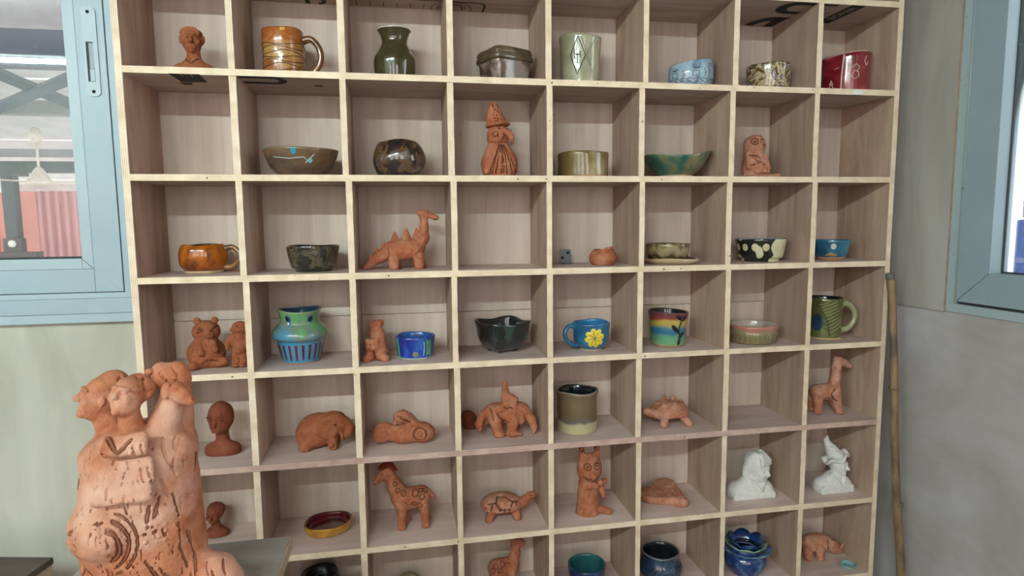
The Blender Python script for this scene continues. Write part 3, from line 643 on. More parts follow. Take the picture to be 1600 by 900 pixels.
# row 3
m = glaze('glaze_pumpkin', [(0, S(50, 24, 10)), (.3, S(110, 54, 14)), (.6, S(166, 86, 18)), (1, S(192, 112, 26))], 34, .35, 0, .07, detail=6)
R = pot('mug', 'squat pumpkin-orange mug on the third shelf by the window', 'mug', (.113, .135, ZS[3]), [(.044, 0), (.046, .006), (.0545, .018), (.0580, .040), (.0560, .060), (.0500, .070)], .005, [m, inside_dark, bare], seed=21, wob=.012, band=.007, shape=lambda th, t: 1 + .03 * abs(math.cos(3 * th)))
handle(R, math.radians(-12), .014, .060, .040, .0065, glaze('glaze_handle_dark', [(0, S(60, 34, 20)), (1, S(150, 104, 60))], 25))
m = glaze('glaze_black_mottled', [(0, S(22, 20, 18)), (.45, S(46, 42, 34)), (.62, S(92, 82, 60)), (.75, S(52, 46, 40)), (1, S(120, 116, 104))], 30, rough=.12, bump=.4)
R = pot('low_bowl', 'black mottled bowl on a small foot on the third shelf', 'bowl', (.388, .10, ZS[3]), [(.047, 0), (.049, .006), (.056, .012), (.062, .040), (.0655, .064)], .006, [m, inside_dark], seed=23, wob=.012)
m = glaze('glaze_plate_cream', [(0, S(104, 70, 48)), (.4, S(180, 150, 118)), (1, S(208, 186, 156))], 9)
R = pot('saucer', 'cream and brown saucer under the small brown bowl', 'plate', (1.368, .078, ZS[3]), [(.060, 0), (.066, .003), (.074, .008), (.0765, .014)], .007, [m, glaze('glaze_plate_plum', [(0, S(96, 62, 54)), (1, S(150, 116, 104))], 12)], seed=25, wob=.012)
m = glaze('glaze_brown_band', [(0, S(150, 136, 96)), (.25, S(70, 50, 30)), (.5, S(146, 132, 96)), (.62, S(150, 136, 98)), (.8, S(92, 70, 40)), (1, S(130, 112, 74))], 26, .55, 0, .05)
R = pot('small_bowl', 'small brown banded bowl standing on the saucer', 'bowl', (1.359, .085, ZS[3] + .0090), [(.046, 0), (.054, .006), (.060, .022), (.0625, .046)], .005, [m, m], seed=26, wob=.006)
m = glaze('glaze_black_white', [(0, S(26, 24, 24)), (.52, S(34, 32, 30)), (.56, S(206, 196, 160)), (1, S(214, 206, 176))], 17, dist=.3, detail=1)
R = pot('low_bowl', 'black bowl with cream patches on the third shelf', 'bowl', (1.658, .10, ZS[3]), [(.052, 0), (.054, .008), (.063, .014), (.068, .04), (.0725, .064)], .005, [m, glaze('glaze_pale_blue_in', [(0, S(110, 140, 160)), (1, S(160, 180, 186))], 10)], seed=27, wob=.006)
for k in range(6): patch(R, 'cream_patch', oval(-62 + 25 * k, .042, 8, .011), plain('glaze_cream', S(206, 196, 158), .25, coat=.6, var=.1))
m = glaze('glaze_ocean', [(0, S(34, 62, 92)), (.5, S(42, 104, 132)), (.8, S(60, 126, 150)), (1, S(90, 140, 150))], 24)
R = pot('small_bowl', 'small ocean-blue bowl with a tan foot in the right end cubbyhole', 'bowl', (1.892, .10, ZS[3]), [(.036, 0), (.040, .006), (.047, .022), (.0555, .058)], .005, [m, m, bare_r], seed=29, wob=.008, band=.009)
patch(R, 'white_spot', oval(8, .040, 9, .009, 9), plain('glaze_spot_white', S(206, 200, 190), .3)); patch(R, 'gold_patch', [(-20, .012), (20, .010), (24, .018), (0, .022), (-14, .018)], plain('glaze_gold', S(176, 128, 60), .3, coat=.5))

# row 4
m = glaze('glaze_owl_green_blue', [(0, S(58, 130, 170)), (.3, S(54, 138, 178)), (.48, S(120, 130, 116)), (.6, S(96, 160, 104)), (.8, S(132, 138, 110)), (1, S(92, 168, 112))], 12, .55, .03, .14)
R = pot('owl_vase', 'green and blue vase with two eye holes and red stripes', 'vase', (.345, .109, ZS[4]), [(.045, 0), (.0475, .006), (.0560, .040), (.0590, .056), (.0700, .066), (.0690, .082), (.0540, .098), (.0490, .106), (.0520, .122), (.0570, .136)], .005, [m, glaze('glaze_in_navy', [(0, S(20, 40, 60)), (1, S(40, 74, 100))], 10), bare_r], seed=31, wob=.008, band=.005, rim=lambda th: .003 * math.sin(2 * th + 1))
red = glaze('glaze_stripe_red', [(0, S(78, 18, 26)), (1, S(130, 38, 44))], 60, bump=.4)
for k in range(12): c = -100 + 17.5 * k; patch(R, 'red_stripe', [(c - 3.2, .009), (c + 3.2, .009), (c + 3.6, .030), (c + 4.2, .050), (c - 4.2, .050), (c - 3.6, .030)], red, .0008)
eye = plain('eye_hole_dark', S(22, 26, 46), .3, coat=.5); eyb = plain('eye_rim_blue', S(40, 70, 140), .3, coat=.6)
for c in (-34, 30):
    patch(R, 'eye_rim', oval(c, .118, 9, .0095), eyb, .0012); patch(R, 'eye_hole', oval(c - 1.5, .118, 6.6, .0072), eye, .0020)
patch(R, 'glaze_drip', [(-36, .112), (-28, .112), (-29, .100), (-33, .096)], plain('glaze_drip_teal', S(40, 130, 150), .2, coat=.7))
m = glaze('glaze_cobalt', [(0, S(18, 34, 120)), (.5, S(28, 58, 158)), (.8, S(40, 90, 176)), (1, S(90, 120, 180))], 22)
R = pot('small_bowl', 'cobalt blue cup with green panels beside the crowned bear', 'cup', (.642, .095, ZS[4]), [(.046, 0), (.048, .004), (.050, .03), (.0535, .057)], .005, [m, glaze('glaze_cobalt_in', [(0, S(20, 50, 130)), (1, S(50, 110, 180))], 14), plain('foot_pale', S(176, 190, 176), .5)], seed=33, wob=.006, band=.004, shape=lambda th, t: 1 + .02 * math.cos(6 * th))
gp = glaze('glaze_panel_green', [(0, S(44, 130, 96)), (1, S(104, 178, 140))], 18)
for a, b in ((-72, -56), (34, 56), (78, 92)): patch(R, 'green_panel', [(a, .004), (b, .004), (b, .03), (b - 2, .056), (a - 2, .056), (a, .03)], gp, .0007)
patch(R, 'gold_spot', oval(0, .014, 9, .0075, 12), plain('glaze_spot_gold', S(130, 126, 90), .3)); line(R, 'glaze_drip', [(26, .048), (28, .03), (26, .010)], .0018, plain('drip_pale', S(150, 180, 205), .2, coat=.6), -.0004)
m = glaze('glaze_black_green', [(0, S(16, 20, 20)), (.5, S(34, 42, 40)), (.7, S(52, 54, 58)), (.85, S(30, 84, 64)), (1, S(78, 92, 88))], 14, rough=.08, coat=.9)
R = pot('square_bowl', 'black-green square planter with a wavy rim and small feet', 'bowl', (.885, .120, ZS[4] + .006), [(.036, 0), (.046, .006), (.058, .026), (.063, .050), (.068, .076)], .006, [m, inside_dark], shape=squarish(4.5, .35), seed=35, wob=.01, rim=lambda th: .0030 * math.cos(4 * (th - .35 - PI / 4)), n=80)
for a in (-.2, 1.3, 2.9, 4.4): 
    p = Vector((.034 * math.cos(a), .034 * math.sin(a), -.006)); tube('foot', [p, p + Vector((0, 0, .012))], [.008, .011], m, R.root, 10)
m = glaze('glaze_sky_blue', [(0, S(26, 72, 110)), (.5, S(38, 104, 146)), (1, S(72, 136, 170))], 14)
R = pot('mug', 'sky-blue mug painted with a yellow flower on the fourth shelf', 'mug', (1.132, .082, ZS[4]), [(.031, 0), (.034, .006), (.046, .018), (.0505, .04), (.0515, .060), (.0530, .076)], .005, [m, glaze('glaze_blue_in', [(0, S(30, 90, 150)), (1, S(70, 150, 200))], 10), bare], seed=37, wob=.012, band=.005)
yl = plain('petal_yellow', S(226, 200, 60), .3, coat=.5, var=.12)
for k in range(8):
    a = 2 * PI * k / 8 + .2; ca, cz = 12, .039; k_ = 1 / .00088
    out = []
    for i in range(10):
        t = 2 * PI * i / 10; u = .0155 + .0130 * math.cos(t); v = .0066 * math.sin(t) * (1.15 + .35 * math.cos(t))
        out.append((ca + (u * math.cos(a) - v * math.sin(a)) * k_, cz + u * math.sin(a) + v * math.cos(a)))
    patch(R, 'petal', out, yl, .0012); line(R, 'petal_vein', [(ca + .004 * math.cos(a) * k_, cz + .004 * math.sin(a)), (ca + .020 * math.cos(a) * k_, cz + .020 * math.sin(a))], .0006, plain('vein_brown', S(96, 70, 30), .5), .0012, 3)
hh = handle(R, math.radians(190), .016, .066, .034, .0062, m); 
m = glaze('glaze_rainbow', [(0, S(176, 122, 84)), (.09, S(176, 122, 84)), (.16, S(110, 160, 120)), (.30, S(96, 150, 120)), (.40, S(44, 100, 140)), (.50, S(60, 120, 140)), (.58, S(178, 160, 80)), (.68, S(190, 158, 80)), (.76, S(146, 58, 58)), (.86, S(110, 60, 64)), (1, S(78, 66, 66))], 9, .84, 0, .10, rough=.3, coat=.3, stretch=(1, 1, 2))
R = pot('tumbler', 'rainbow-banded cup with a black vine on the fourth shelf', 'cup', (1.369, .095, ZS[4]), [(.046, 0), (.0475, .006), (.0505, .04), (.053, .07), (.0565, .090), (.0575, .098)], .005, [m, inside_dark], seed=39, wob=.008, rim=lambda th: -.003 * math.cos(th))
bk = plain('vine_black', S(20, 18, 20), .3, coat=.5)
line(R, 'vine_stem', [(36, .010), (42, .030), (34, .048), (40, .070), (46, .092)], .0024, bk, .0003)
for c, z, rot, L in ((24, .052, -.8, .017), (48, .034, .7, .015), (54, .084, .5, .014), (34, .086, 2.6, .014), (40, .018, 1.4, .013)):
    out = []
    for i in range(10):
        t = 2 * PI * i / 10; u = L * math.cos(t); v = .0062 * math.sin(t) * (1 - .35 * math.cos(t)); out.append((c + (u * math.cos(rot) - v * math.sin(rot)) / .00095, z + (u * math.sin(rot) + v * math.cos(rot))))
    patch(R, 'vine_leaf', out, bk, .0011)
m = glaze('glaze_pink_olive', [(0, S(150, 120, 78)), (.35, S(128, 116, 84)), (.55, S(140, 132, 100)), (.72, S(186, 116, 106)), (1, S(206, 136, 126))], 10, .7, 0, .055)
R = pot('low_bowl', 'low pink-rimmed bowl with combed wavy lines on the fourth shelf', 'bowl', (1.634, .089, ZS[4]), [(.064, 0), (.069, .004), (.0715, .026), (.0705, .036), (.0735, .050)], .006, [m, glaze('glaze_pink_in', [(0, S(150, 130, 120)), (1, S(206, 186, 176))], 16)], seed=41, wob=.006)
for k in range(16): line(R, 'combed_line', [(-84 + 11 * k + 3 * math.sin(k), .006), (-80 + 11 * k, .018), (-86 + 11 * k + 4 * math.sin(2.1 * k), .032)], .0008, plain('combed_brown', S(104, 84, 54), .5), .0001, 3)
m = glaze('glaze_leaf_green', [(0, S(62, 64, 34)), (.5, S(96, 98, 54)), (.8, S(120, 122, 76)), (1, S(36, 66, 100))], 9)
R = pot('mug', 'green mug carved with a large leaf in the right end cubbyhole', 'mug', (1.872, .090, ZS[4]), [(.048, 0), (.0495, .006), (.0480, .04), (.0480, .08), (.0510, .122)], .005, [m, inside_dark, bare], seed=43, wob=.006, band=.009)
ln = plain('carved_pale_green', S(170, 168, 110), .5); ldk = plain('carved_dark_green', S(46, 50, 28), .5)
line(R, 'leaf_midrib', [(-30, .118), (-8, .090), (14, .05), (20, .012)], .0013, ldk, .0003)
for k in range(10):
    z = .104 - .009 * k; a = -18 + 4.2 * k
    line(R, 'leaf_vein', [(a, z), (a + 26, z + .010), (a + 54, z + .020)] if z + .02 < .12 else [(a, z), (a + 30, z + .008)], .0010, ln, .0001, 4)
    if k % 2 == 0: line(R, 'leaf_vein', [(a, z - .004), (a - 26, z + .006)], .0008, ldk, .0001, 4)
patch(R, 'blue_glaze_patch', oval(-22, .052, 20, .026), glaze('glaze_blue_patch', [(0, S(22, 40, 66)), (1, S(40, 74, 106))], 30), .0005)
handle(R, math.radians(-14), .026, .100, .044, .0085, glaze('glaze_handle_sage', [(0, S(128, 126, 92)), (1, S(168, 164, 130))], 24), .9)

# row 5
m = glaze('glaze_brown_grey', [(0, S(186, 176, 136)), (.28, S(178, 170, 132)), (.33, S(96, 98, 92)), (.42, S(112, 90, 66)), (.7, S(122, 98, 72)), (1, S(110, 92, 76))], 7, .86, 0, .11, rough=.22)
R = pot('tumbler', 'tall brown cup with a cream dipped base on the fifth shelf', 'cup', (1.097, .100, ZS[5]), [(.053, 0), (.055, .005), (.0545, .05), (.055, .09), (.0585, .114)], .006, [m, inside_dark], seed=45, wob=.012, shape=squarish(2.3, .7))
line(R, 'pale_rim', [(a, .1165) for a in range(-180, 181, 12)], .0020, plain('rim_grey', S(150, 140, 132), .25, coat=.6), -.0022, 2)

# row 6
m = glaze('glaze_ochre', [(0, S(150, 100, 30)), (.6, S(196, 140, 46)), (1, S(214, 176, 104))], 18)
R = pot('oval_dish', 'oval dish with an ochre rim and deep red inside', 'dish', (.394, .118, ZS[6]), [(.054, 0), (.060, .004), (.0635, .014), (.0650, .024)], .008, [m, glaze('glaze_oxblood', [(0, S(66, 18, 24)), (1, S(112, 34, 40))], 10)], seed=47, wob=.012, rz=.5, shape=lambda th, t: 1 - .14 * abs(math.sin(th)) ** 2)

# row 7
m = glaze('glaze_coil_black', [(0, S(18, 22, 26)), (1, S(44, 52, 60))], 20)
prof = []
for k in range(10): z = .012 * k; prof += [(.048 + .006 * math.sin(k * .45), z), (.054 + .006 * math.sin(k * .45), z + .006)]
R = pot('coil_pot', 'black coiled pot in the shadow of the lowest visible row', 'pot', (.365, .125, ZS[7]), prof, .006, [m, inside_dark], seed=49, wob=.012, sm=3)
m = glaze('glaze_deep_blue', [(0, S(16, 28, 62)), (.5, S(26, 48, 96)), (1, S(70, 92, 130))], 16, rough=.08, coat=.9)
R = pot('tumbler', 'deep blue cup with a teal inside in the lowest visible row', 'cup', (1.125, .090, ZS[7]), [(.042, 0), (.046, .006), (.053, .04), (.056, .074)], .006, [m, glaze('glaze_teal_in', [(0, S(20, 60, 70)), (1, S(60, 120, 120))], 12)], seed=51, wob=.006)
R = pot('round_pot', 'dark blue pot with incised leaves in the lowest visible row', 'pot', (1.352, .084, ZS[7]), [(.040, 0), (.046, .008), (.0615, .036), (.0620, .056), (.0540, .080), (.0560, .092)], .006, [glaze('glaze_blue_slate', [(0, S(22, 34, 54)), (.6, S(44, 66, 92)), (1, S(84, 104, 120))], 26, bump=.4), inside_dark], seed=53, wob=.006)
line(R, 'pale_rim', [(a, .0945) for a in range(-180, 181, 12)], .0026, plain('rim_slate', S(112, 110, 112), .25, coat=.6), -.002, 2)
for k in range(14): c = -95 + 14 * k; line(R, 'incised_leaf', [(c - 5, .024), (c + 3, .040), (c - 3, .052), (c + 7, .066)], .0012, plain('incised_navy', S(12, 22, 40), .3, coat=.5), .0001, 4)
m = glaze('glaze_ultramarine', [(0, S(20, 30, 84)), (.5, S(34, 62, 120)), (.8, S(74, 104, 140)), (1, S(120, 140, 160))], 24, bump=.4)
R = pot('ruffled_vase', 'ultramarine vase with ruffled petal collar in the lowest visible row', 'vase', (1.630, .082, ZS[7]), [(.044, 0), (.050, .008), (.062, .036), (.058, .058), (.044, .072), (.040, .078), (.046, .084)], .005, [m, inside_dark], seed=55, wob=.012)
def petal_ring(R, name, z, r0, r1, zr, lobes, mat, ph=0.0, amp=.005):
    n = lobes * 10; vs = []; fs = []
    for j in range(n):
        th = 2 * PI * j / n; l = abs(math.sin(lobes * th / 2 + ph)) ** .7
        for s, off in ((0, 0), (.5, 0), (1, 0), (1, -.004), (.5, -.004), (0, -.004)):
            r = r0 + (r1 - r0) * s * (.72 + .28 * l) ; vs.append((r * math.cos(th), r * math.sin(th), z + zr * s ** 1.4 * (.45 + .55 * l) + off))
    for j in range(n):
        for k in range(6): a = j * 6; b = ((j + 1) % n) * 6; fs.append((a + k, b + k, b + (k + 1) % 6, a + (k + 1) % 6))
    me = bpy.data.meshes.new(name); me.from_pydata(vs, [], fs); return link(name, me, mat, R.root, smooth=True)
petal_ring(R, 'collar', .070, .040, .076, .014, 9, glaze('glaze_collar', [(0, S(40, 70, 130)), (.6, S(90, 120, 160)), (1, S(150, 164, 190))], 20))
petal_ring(R, 'inner_collar', .080, .038, .062, .018, 8, glaze('glaze_collar_green', [(0, S(110, 136, 110)), (1, S(170, 186, 170))], 30), .4)
petal_ring(R, 'upper_ruffle', .086, .036, .054, .024, 6, m, .9)
R = pot('small_dish', 'small turquoise dish at the front of the bottom right cubbyhole', 'dish', (1.952, .034, ZS[7]), [(.016, 0), (.022, .004), (.027, .010)], .004, [glaze('glaze_turq', [(0, S(40, 140, 150)), (1, S(190, 214, 210))], 20)], seed=57, shape=lambda th, t: 1 - .2 * abs(math.sin(th)))
# steel angle bracket left in an empty cubbyhole
t = thing('angle_bracket', 'small zinc angle bracket with two screws beside the clay pinch pot', 'bracket', (1.080, .165, ZS[3]))
link('upright_plate', rounded_plate(-.0165, .0165, .0022, .042, -.002, .0, .006), M['zinc'], t)
box('foot_plate', (-.0165, -.034, .0), (.0165, 0, .002), M['zinc'], t)
for x, z in ((.007, .032), (-.009, .018)): tube('screw', [(x, -.0022, z), (x, -.0042, z)], [.0042, .003], M['steel'], t, 12)

# ------------------------------------------------------------------ modelled clay: smooth blends of rounded forms, meshed by surface nets
def surface_nets(F, org, h):
    nx, ny, nz = F.shape; ins = F < 0
    c = ins[:-1, :-1, :-1].astype(np.int8)
    for i, j, k in ((1, 0, 0), (0, 1, 0), (0, 0, 1), (1, 1, 0), (1, 0, 1), (0, 1, 1), (1, 1, 1)):
        c = c + ins[i:nx - 1 + i, j:ny - 1 + j, k:nz - 1 + k]
    act = (c > 0) & (c < 8); idx = -np.ones(act.shape, np.int64); A = np.argwhere(act); idx[act] = np.arange(len(A))
    V = np.zeros((len(A), 3)); cnt = np.zeros(len(A))
    co = [(i, j, k) for i in (0, 1) for j in (0, 1) for k in (0, 1)]
    val = {q: F[A[:, 0] + q[0], A[:, 1] + q[1], A[:, 2] + q[2]] for q in co}
    for a in co:
        for d in range(3):
            if a[d]: continue
            b = tuple(1 if i == d else a[i] for i in range(3)); fa, fb = val[a], val[b]; m = (fa < 0) != (fb < 0)
            t = np.where(m, fa / np.where(m, fa - fb, 1), 0)
            for i in range(3): V[:, i] += m * (a[i] + (t if i == d else 0))
            cnt += m
    V = (V / cnt[:, None] + A) * h + org
    Q = []
    for d in range(3):
        e1, e2 = [(1, 2), (2, 0), (0, 1)][d]
        sl = [slice(1, -1)] * 3; sl[d] = slice(0, -1); s2 = list(sl); s2[d] = slice(1, None)
        a = ins[tuple(sl)]; b = ins[tuple(s2)]; m = a != b; P = np.argwhere(m); off = np.array([1, 1, 1]); off[d] = 0; P = P + off
        u = np.zeros(3, int); u[e1] = 1; v = np.zeros(3, int); v[e2] = 1
        q = np.stack([idx[tuple((P - u - v).T)], idx[tuple((P - v).T)], idx[tuple(P.T)], idx[tuple((P - u).T)]], 1)
        fl = ~a[m]; q[fl] = q[fl][:, ::-1]; Q.append(q)
    return V, np.concatenate(Q)
class Clay:
    """forms in photo-sized units: x right, y away from the viewer, z up"""
    def __init__(s): s.inc = []; s.p = []; s.tr = [(np.eye(3), np.zeros(3))]
    def push(s, off=(0, 0, 0), rx=0, ry=0, rz=0, sc=1.0):
        R0, t0 = s.tr[-1]; R = np.array(Euler((rx, ry, rz)).to_matrix()); s.tr.append((R0 @ R * sc, t0 + R0 @ np.array(off, float)))
    def pop(s): s.tr.pop()
    def w(s, q): R, t = s.tr[-1]; return R @ np.array(q, float) + t
    def sca(s): return abs(np.linalg.det(s.tr[-1][0])) ** (1 / 3)
    def e(s, c, r, k=4, op=1, rx=0, ry=0, rz=0):
        R, t = s.tr[-1]; sc = s.sca(); r = (r, r, r) if not hasattr(r, '__len__') else r; r = np.array(r, float) * sc
        rot = (R / sc) @ np.array(Euler((rx, ry, rz)).to_matrix()); c = s.w(c); m = max(r); s.p.append(('e', c, r, rot, k * sc, op, c - m, c + m)); return s
    def c(s, a, b, ra, rb=None, k=4, op=1):
        sc = s.sca(); rb = ra if rb is None else rb; a = s.w(a); b = s.w(b); ra *= sc; rb *= sc; m = max(ra, rb)
        s.p.append(('c', a, b, ra, rb, k * sc, op, np.minimum(a, b) - m, np.maximum(a, b) + m)); return s
    def b(s, c, hs, rd=2, k=3, op=1, rx=0, ry=0, rz=0):
        R, t = s.tr[-1]; sc = s.sca(); rot = (R / sc) @ np.array(Euler((rx, ry, rz)).to_matrix()); c = s.w(c); hs = np.array(hs, float) * sc; m = np.linalg.norm(hs)
        s.p.append(('b', c, hs, rot, rd * sc, k * sc, op, c - m, c + m)); return s
    def chain(s, pts, rs, k=3, op=1):
        rs = rs if hasattr(rs, '__len__') else [rs] * len(pts)
        for i in range(len(pts) - 1): s.c(pts[i], pts[i + 1], rs[i], rs[i + 1], k, op)
        return s
    @staticmethod
    def dist(p, X, Y, Z):
        if p[0] == 'e':
            c, r, R = p[1], p[2], p[3]; dx, dy, dz = X - c[0], Y - c[1], Z - c[2]
            q = [(R[0, i] * dx + R[1, i] * dy + R[2, i] * dz) for i in range(3)]
            k0 = np.sqrt((q[0] / r[0]) ** 2 + (q[1] / r[1]) ** 2 + (q[2] / r[2]) ** 2); k1 = np.sqrt((q[0] / r[0] ** 2) ** 2 + (q[1] / r[1] ** 2) ** 2 + (q[2] / r[2] ** 2) ** 2)
            return k0 * (k0 - 1) / np.maximum(k1, 1e-9)
        if p[0] == 'c':
            a, b, ra, rb = p[1], p[2], p[3], p[4]; ba = b - a; L = max(ba @ ba, 1e-9); dx, dy, dz = X - a[0], Y - a[1], Z - a[2]
            h = np.clip((dx * ba[0] + dy * ba[1] + dz * ba[2]) / L, 0, 1)
            return np.sqrt((dx - h * ba[0]) ** 2 + (dy - h * ba[1]) ** 2 + (dz - h * ba[2]) ** 2) - (ra + (rb - ra) * h)
        c, hs, R, rd = p[1], p[2], p[3], p[4]; dx, dy, dz = X - c[0], Y - c[1], Z - c[2]
        q = [np.abs(R[0, i] * dx + R[1, i] * dy + R[2, i] * dz) - (hs[i] - rd) for i in range(3)]
        return np.sqrt(sum(np.maximum(v, 0) ** 2 for v in q)) + np.minimum(np.maximum(q[0], np.maximum(q[1], q[2])), 0) - rd
    @staticmethod
    def blend(F, d, k, op):
        if op > 0:
            h = np.maximum(k - np.abs(F - d), 0) / max(k, 1e-6); return np.minimum(F, d) - h * h * k / 4
        h = np.maximum(k - np.abs(F + d), 0) / max(k, 1e-6); return np.maximum(F, -d) + h * h * k / 4
    def front(s, x, z, lo=None, hi=None):
        """depth of the surface facing the viewer at (x, z) in world units of this form"""
        lo = min(p[-2][1] for p in s.p) - 2 if lo is None else lo; hi = max(p[-1][1] for p in s.p) if hi is None else hi
        Y = np.linspace(lo, hi, 200); X = np.full_like(Y, x); Z = np.full_like(Y, z); F = np.full_like(Y, 1e3)
        for p in s.p:
            m = p[-4] + .5; a, b = p[-2], p[-1]
            if a[0] - m < x < b[0] + m and a[2] - m < z < b[2] + m: F = s.blend(F, s.dist(p, X, Y, Z), p[-4], p[-3])
        i = np.argmax(F < 0); return float(Y[i]) if F[i] < 0 else None
    def gr(s, pts, r=1.0, k=.6, n=4, op=-1, closed=False):
        """groove (op -1) or ridge (op 1) drawn on the front, pts (x, z)"""
        pts = list(pts) + ([pts[0]] if closed else []); q = []
        for (a, b), (c, d) in zip(pts, pts[1:]):
            for i in range(n): t = i / n; q.append((a + (c - a) * t, b + (d - b) * t))
        q.append(pts[-1]); w = [(x, s.front(x, z), z) for x, z in q]; w = [v for v in w if v[1] is not None]
        r = r * 1.6 if r <= 1.2 else r * 1.15
        if op < 0:
            if len(w) > 1 and max(abs(a[1] - b[1]) for a, b in zip(w, w[1:])) < 10: s.inc.append(([(x, y + r * 1.05, z) for x, y, z in w], r * .52))
            w = [(x, y + r * .75, z) for x, y, z in w]
        for a, b in zip(w, w[1:]):
            if abs(a[1] - b[1]) < 14: s.c(a, b, r, r, k, op)
        return s
    def dot(s, x, z, r, op=-1, fl=1.0, k=.6):
        y = s.front(x, z); r = r * 1.4
        if y is not None and op < 0: s.inc.append(([(x - r * .3, y + r * .9, z), (x + r * .3, y + r * .9, z)], r * .55)); y += r * .5
        if y is not None: s.e((x, y, z), (r, r * fl, r), k, op)
        return s
    def ring(s, x, z, r, w=.8, op=-1, n=14): return s.gr([(x + r * math.cos(2 * PI * i / n), z + r * math.sin(2 * PI * i / n)) for i in range(n)], w, .4, 1, op, True)
    def mesh(s, name, scale, h=1.0, lump=.6, lf=.16, fine=.28, seed=0, flat=True, squeeze=(1, 1, 1)):
        lo = np.min([p[-2] for p in s.p if p[-3] > 0], 0) - 3 * h - lump; hi = np.max([p[-1] for p in s.p if p[-3] > 0], 0) + 3 * h + lump
        if flat: lo[2] = max(lo[2], -3 * h)
        n = np.ceil((hi - lo) / h).astype(int) + 1; ax = [lo[i] + h * np.arange(n[i]) for i in range(3)]; F = np.full(n, 50.0)
        for p in s.p:
            k, op = p[-4], p[-3]; m = k + 3 * h
            i0 = np.maximum(np.floor((p[-2] - m - lo) / h).astype(int), 0); i1 = np.minimum(np.ceil((p[-1] + m - lo) / h).astype(int) + 1, n)
            if (i1 <= i0).any(): continue
            sl = tuple(slice(a, b) for a, b in zip(i0, i1)); X, Y, Z = ax[0][sl[0]][:, None, None], ax[1][sl[1]][None, :, None], ax[2][sl[2]][None, None, :]
            F[sl] = s.blend(F[sl], s.dist(p, X, Y, Z), k, op)
        rs = np.random.RandomState(seed); X, Y, Z = ax[0][:, None, None], ax[1][None, :, None], ax[2][None, None, :]
        ph = rs.uniform(0, 6.28, 8)
        if lump: F = F + lump * (np.sin(lf * X + ph[0] + 1.7 * np.sin(lf * .8 * Z + ph[1])) * np.sin(lf * 1.1 * Y + ph[2]) * np.sin(lf * 1.05 * Z + ph[3]))
        if fine: F = F + fine * (np.sin(.62 * X + ph[4] + 1.3 * np.sin(.5 * Y + ph[7])) * np.sin(.55 * Z + ph[5] + 1.1 * np.sin(.37 * X)) * np.cos(.5 * Y + ph[6]))
        if flat: F = np.maximum(F, -Z + np.zeros_like(F))
        F[0], F[-1], F[:, 0], F[:, -1], F[:, :, 0], F[:, :, -1] = 5, 5, 5, 5, 5, 5
        V, Q = surface_nets(F, lo, h); V = V * scale * np.array(squeeze)
        me = bpy.data.meshes.new(name); me.vertices.add(len(V)); me.vertices.foreach_set('co', V.astype(np.float32).ravel())
        me.loops.add(Q.size); me.loops.foreach_set('vertex_index', Q.astype(np.int32).ravel()); me.polygons.add(len(Q))
        me.polygons.foreach_set('loop_start', np.arange(0, Q.size, 4, dtype=np.int32)); me.polygons.foreach_set('loop_total', np.full(len(Q), 4, np.int32))
        me.update(calc_edges=True); me.validate(); me.polygons.foreach_set('use_smooth', np.ones(len(Q), bool)); return me
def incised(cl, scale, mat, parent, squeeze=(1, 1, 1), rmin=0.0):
    """groove shade, with some residue, painted as dark tubes along the scratched lines, too fine to pick apart"""
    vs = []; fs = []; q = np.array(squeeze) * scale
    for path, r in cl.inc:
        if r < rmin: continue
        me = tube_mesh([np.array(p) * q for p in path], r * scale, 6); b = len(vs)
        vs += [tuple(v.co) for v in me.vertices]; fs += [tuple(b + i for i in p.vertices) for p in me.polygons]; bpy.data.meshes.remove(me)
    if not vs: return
    me = bpy.data.meshes.new('groove_shade_lines'); me.from_pydata(vs, [], fs); o = link('groove_shade_lines', me, mat, parent, smooth=True); o['kind'] = 'stuff'; return o
def clay_mat(name, a, b, c=None, pale=.5, scale=110, rough=.85, bump=.6, pores=.4):
    """fired clay: two body tones, dusty pale patches, pores"""
    g = N(name); v = g.coord(rnd=True); n1 = g.noise(v, scale, 5, .6); n2 = g.noise(v, scale * .28, 3); n3 = g.noise(v, scale * 6, 3, .7)
    col = g.ramp(n1, [(.3, a), (.7, b)])
    if c: col = g.mix(g.math('MULTIPLY', g.ramp(n2, [(.44, (0, 0, 0, 1)), (.66, (1, 1, 1, 1))]), pale), col, c)
    col = g.mix(g.math('MULTIPLY', g.ramp(n3, [(.62, (0, 0, 0, 1)), (.74, (1, 1, 1, 1))]), pores), col, tuple(x * .45 for x in a[:3]) + (1,))
    h = g.math('ADD', g.math('MULTIPLY', n1, .6), g.math('MULTIPLY', n3, .4)); g.bump(h, bump, .003)
    return g.fin(col, rough, spec=.25)
terra = clay_mat('terracotta', S(150, 84, 58), S(182, 110, 80), S(200, 146, 120), .45)
terra_d = clay_mat('terracotta_dark', S(132, 72, 46), S(160, 92, 62), S(176, 116, 88), .35)
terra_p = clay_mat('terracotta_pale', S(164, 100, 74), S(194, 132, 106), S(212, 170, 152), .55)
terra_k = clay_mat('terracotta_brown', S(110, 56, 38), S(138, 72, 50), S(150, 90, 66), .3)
redslip = clay_mat('red_slip', S(110, 40, 26), S(134, 54, 34), None, 0)
plaster = clay_mat('white_plaster', S(212, 208, 206), S(228, 224, 222), None, 0, bump=.12, pores=.08)
groove_shade = plain('incision_shade', S(106, 60, 42), .9)  # dark tone that puts the shade of the grooves into colour
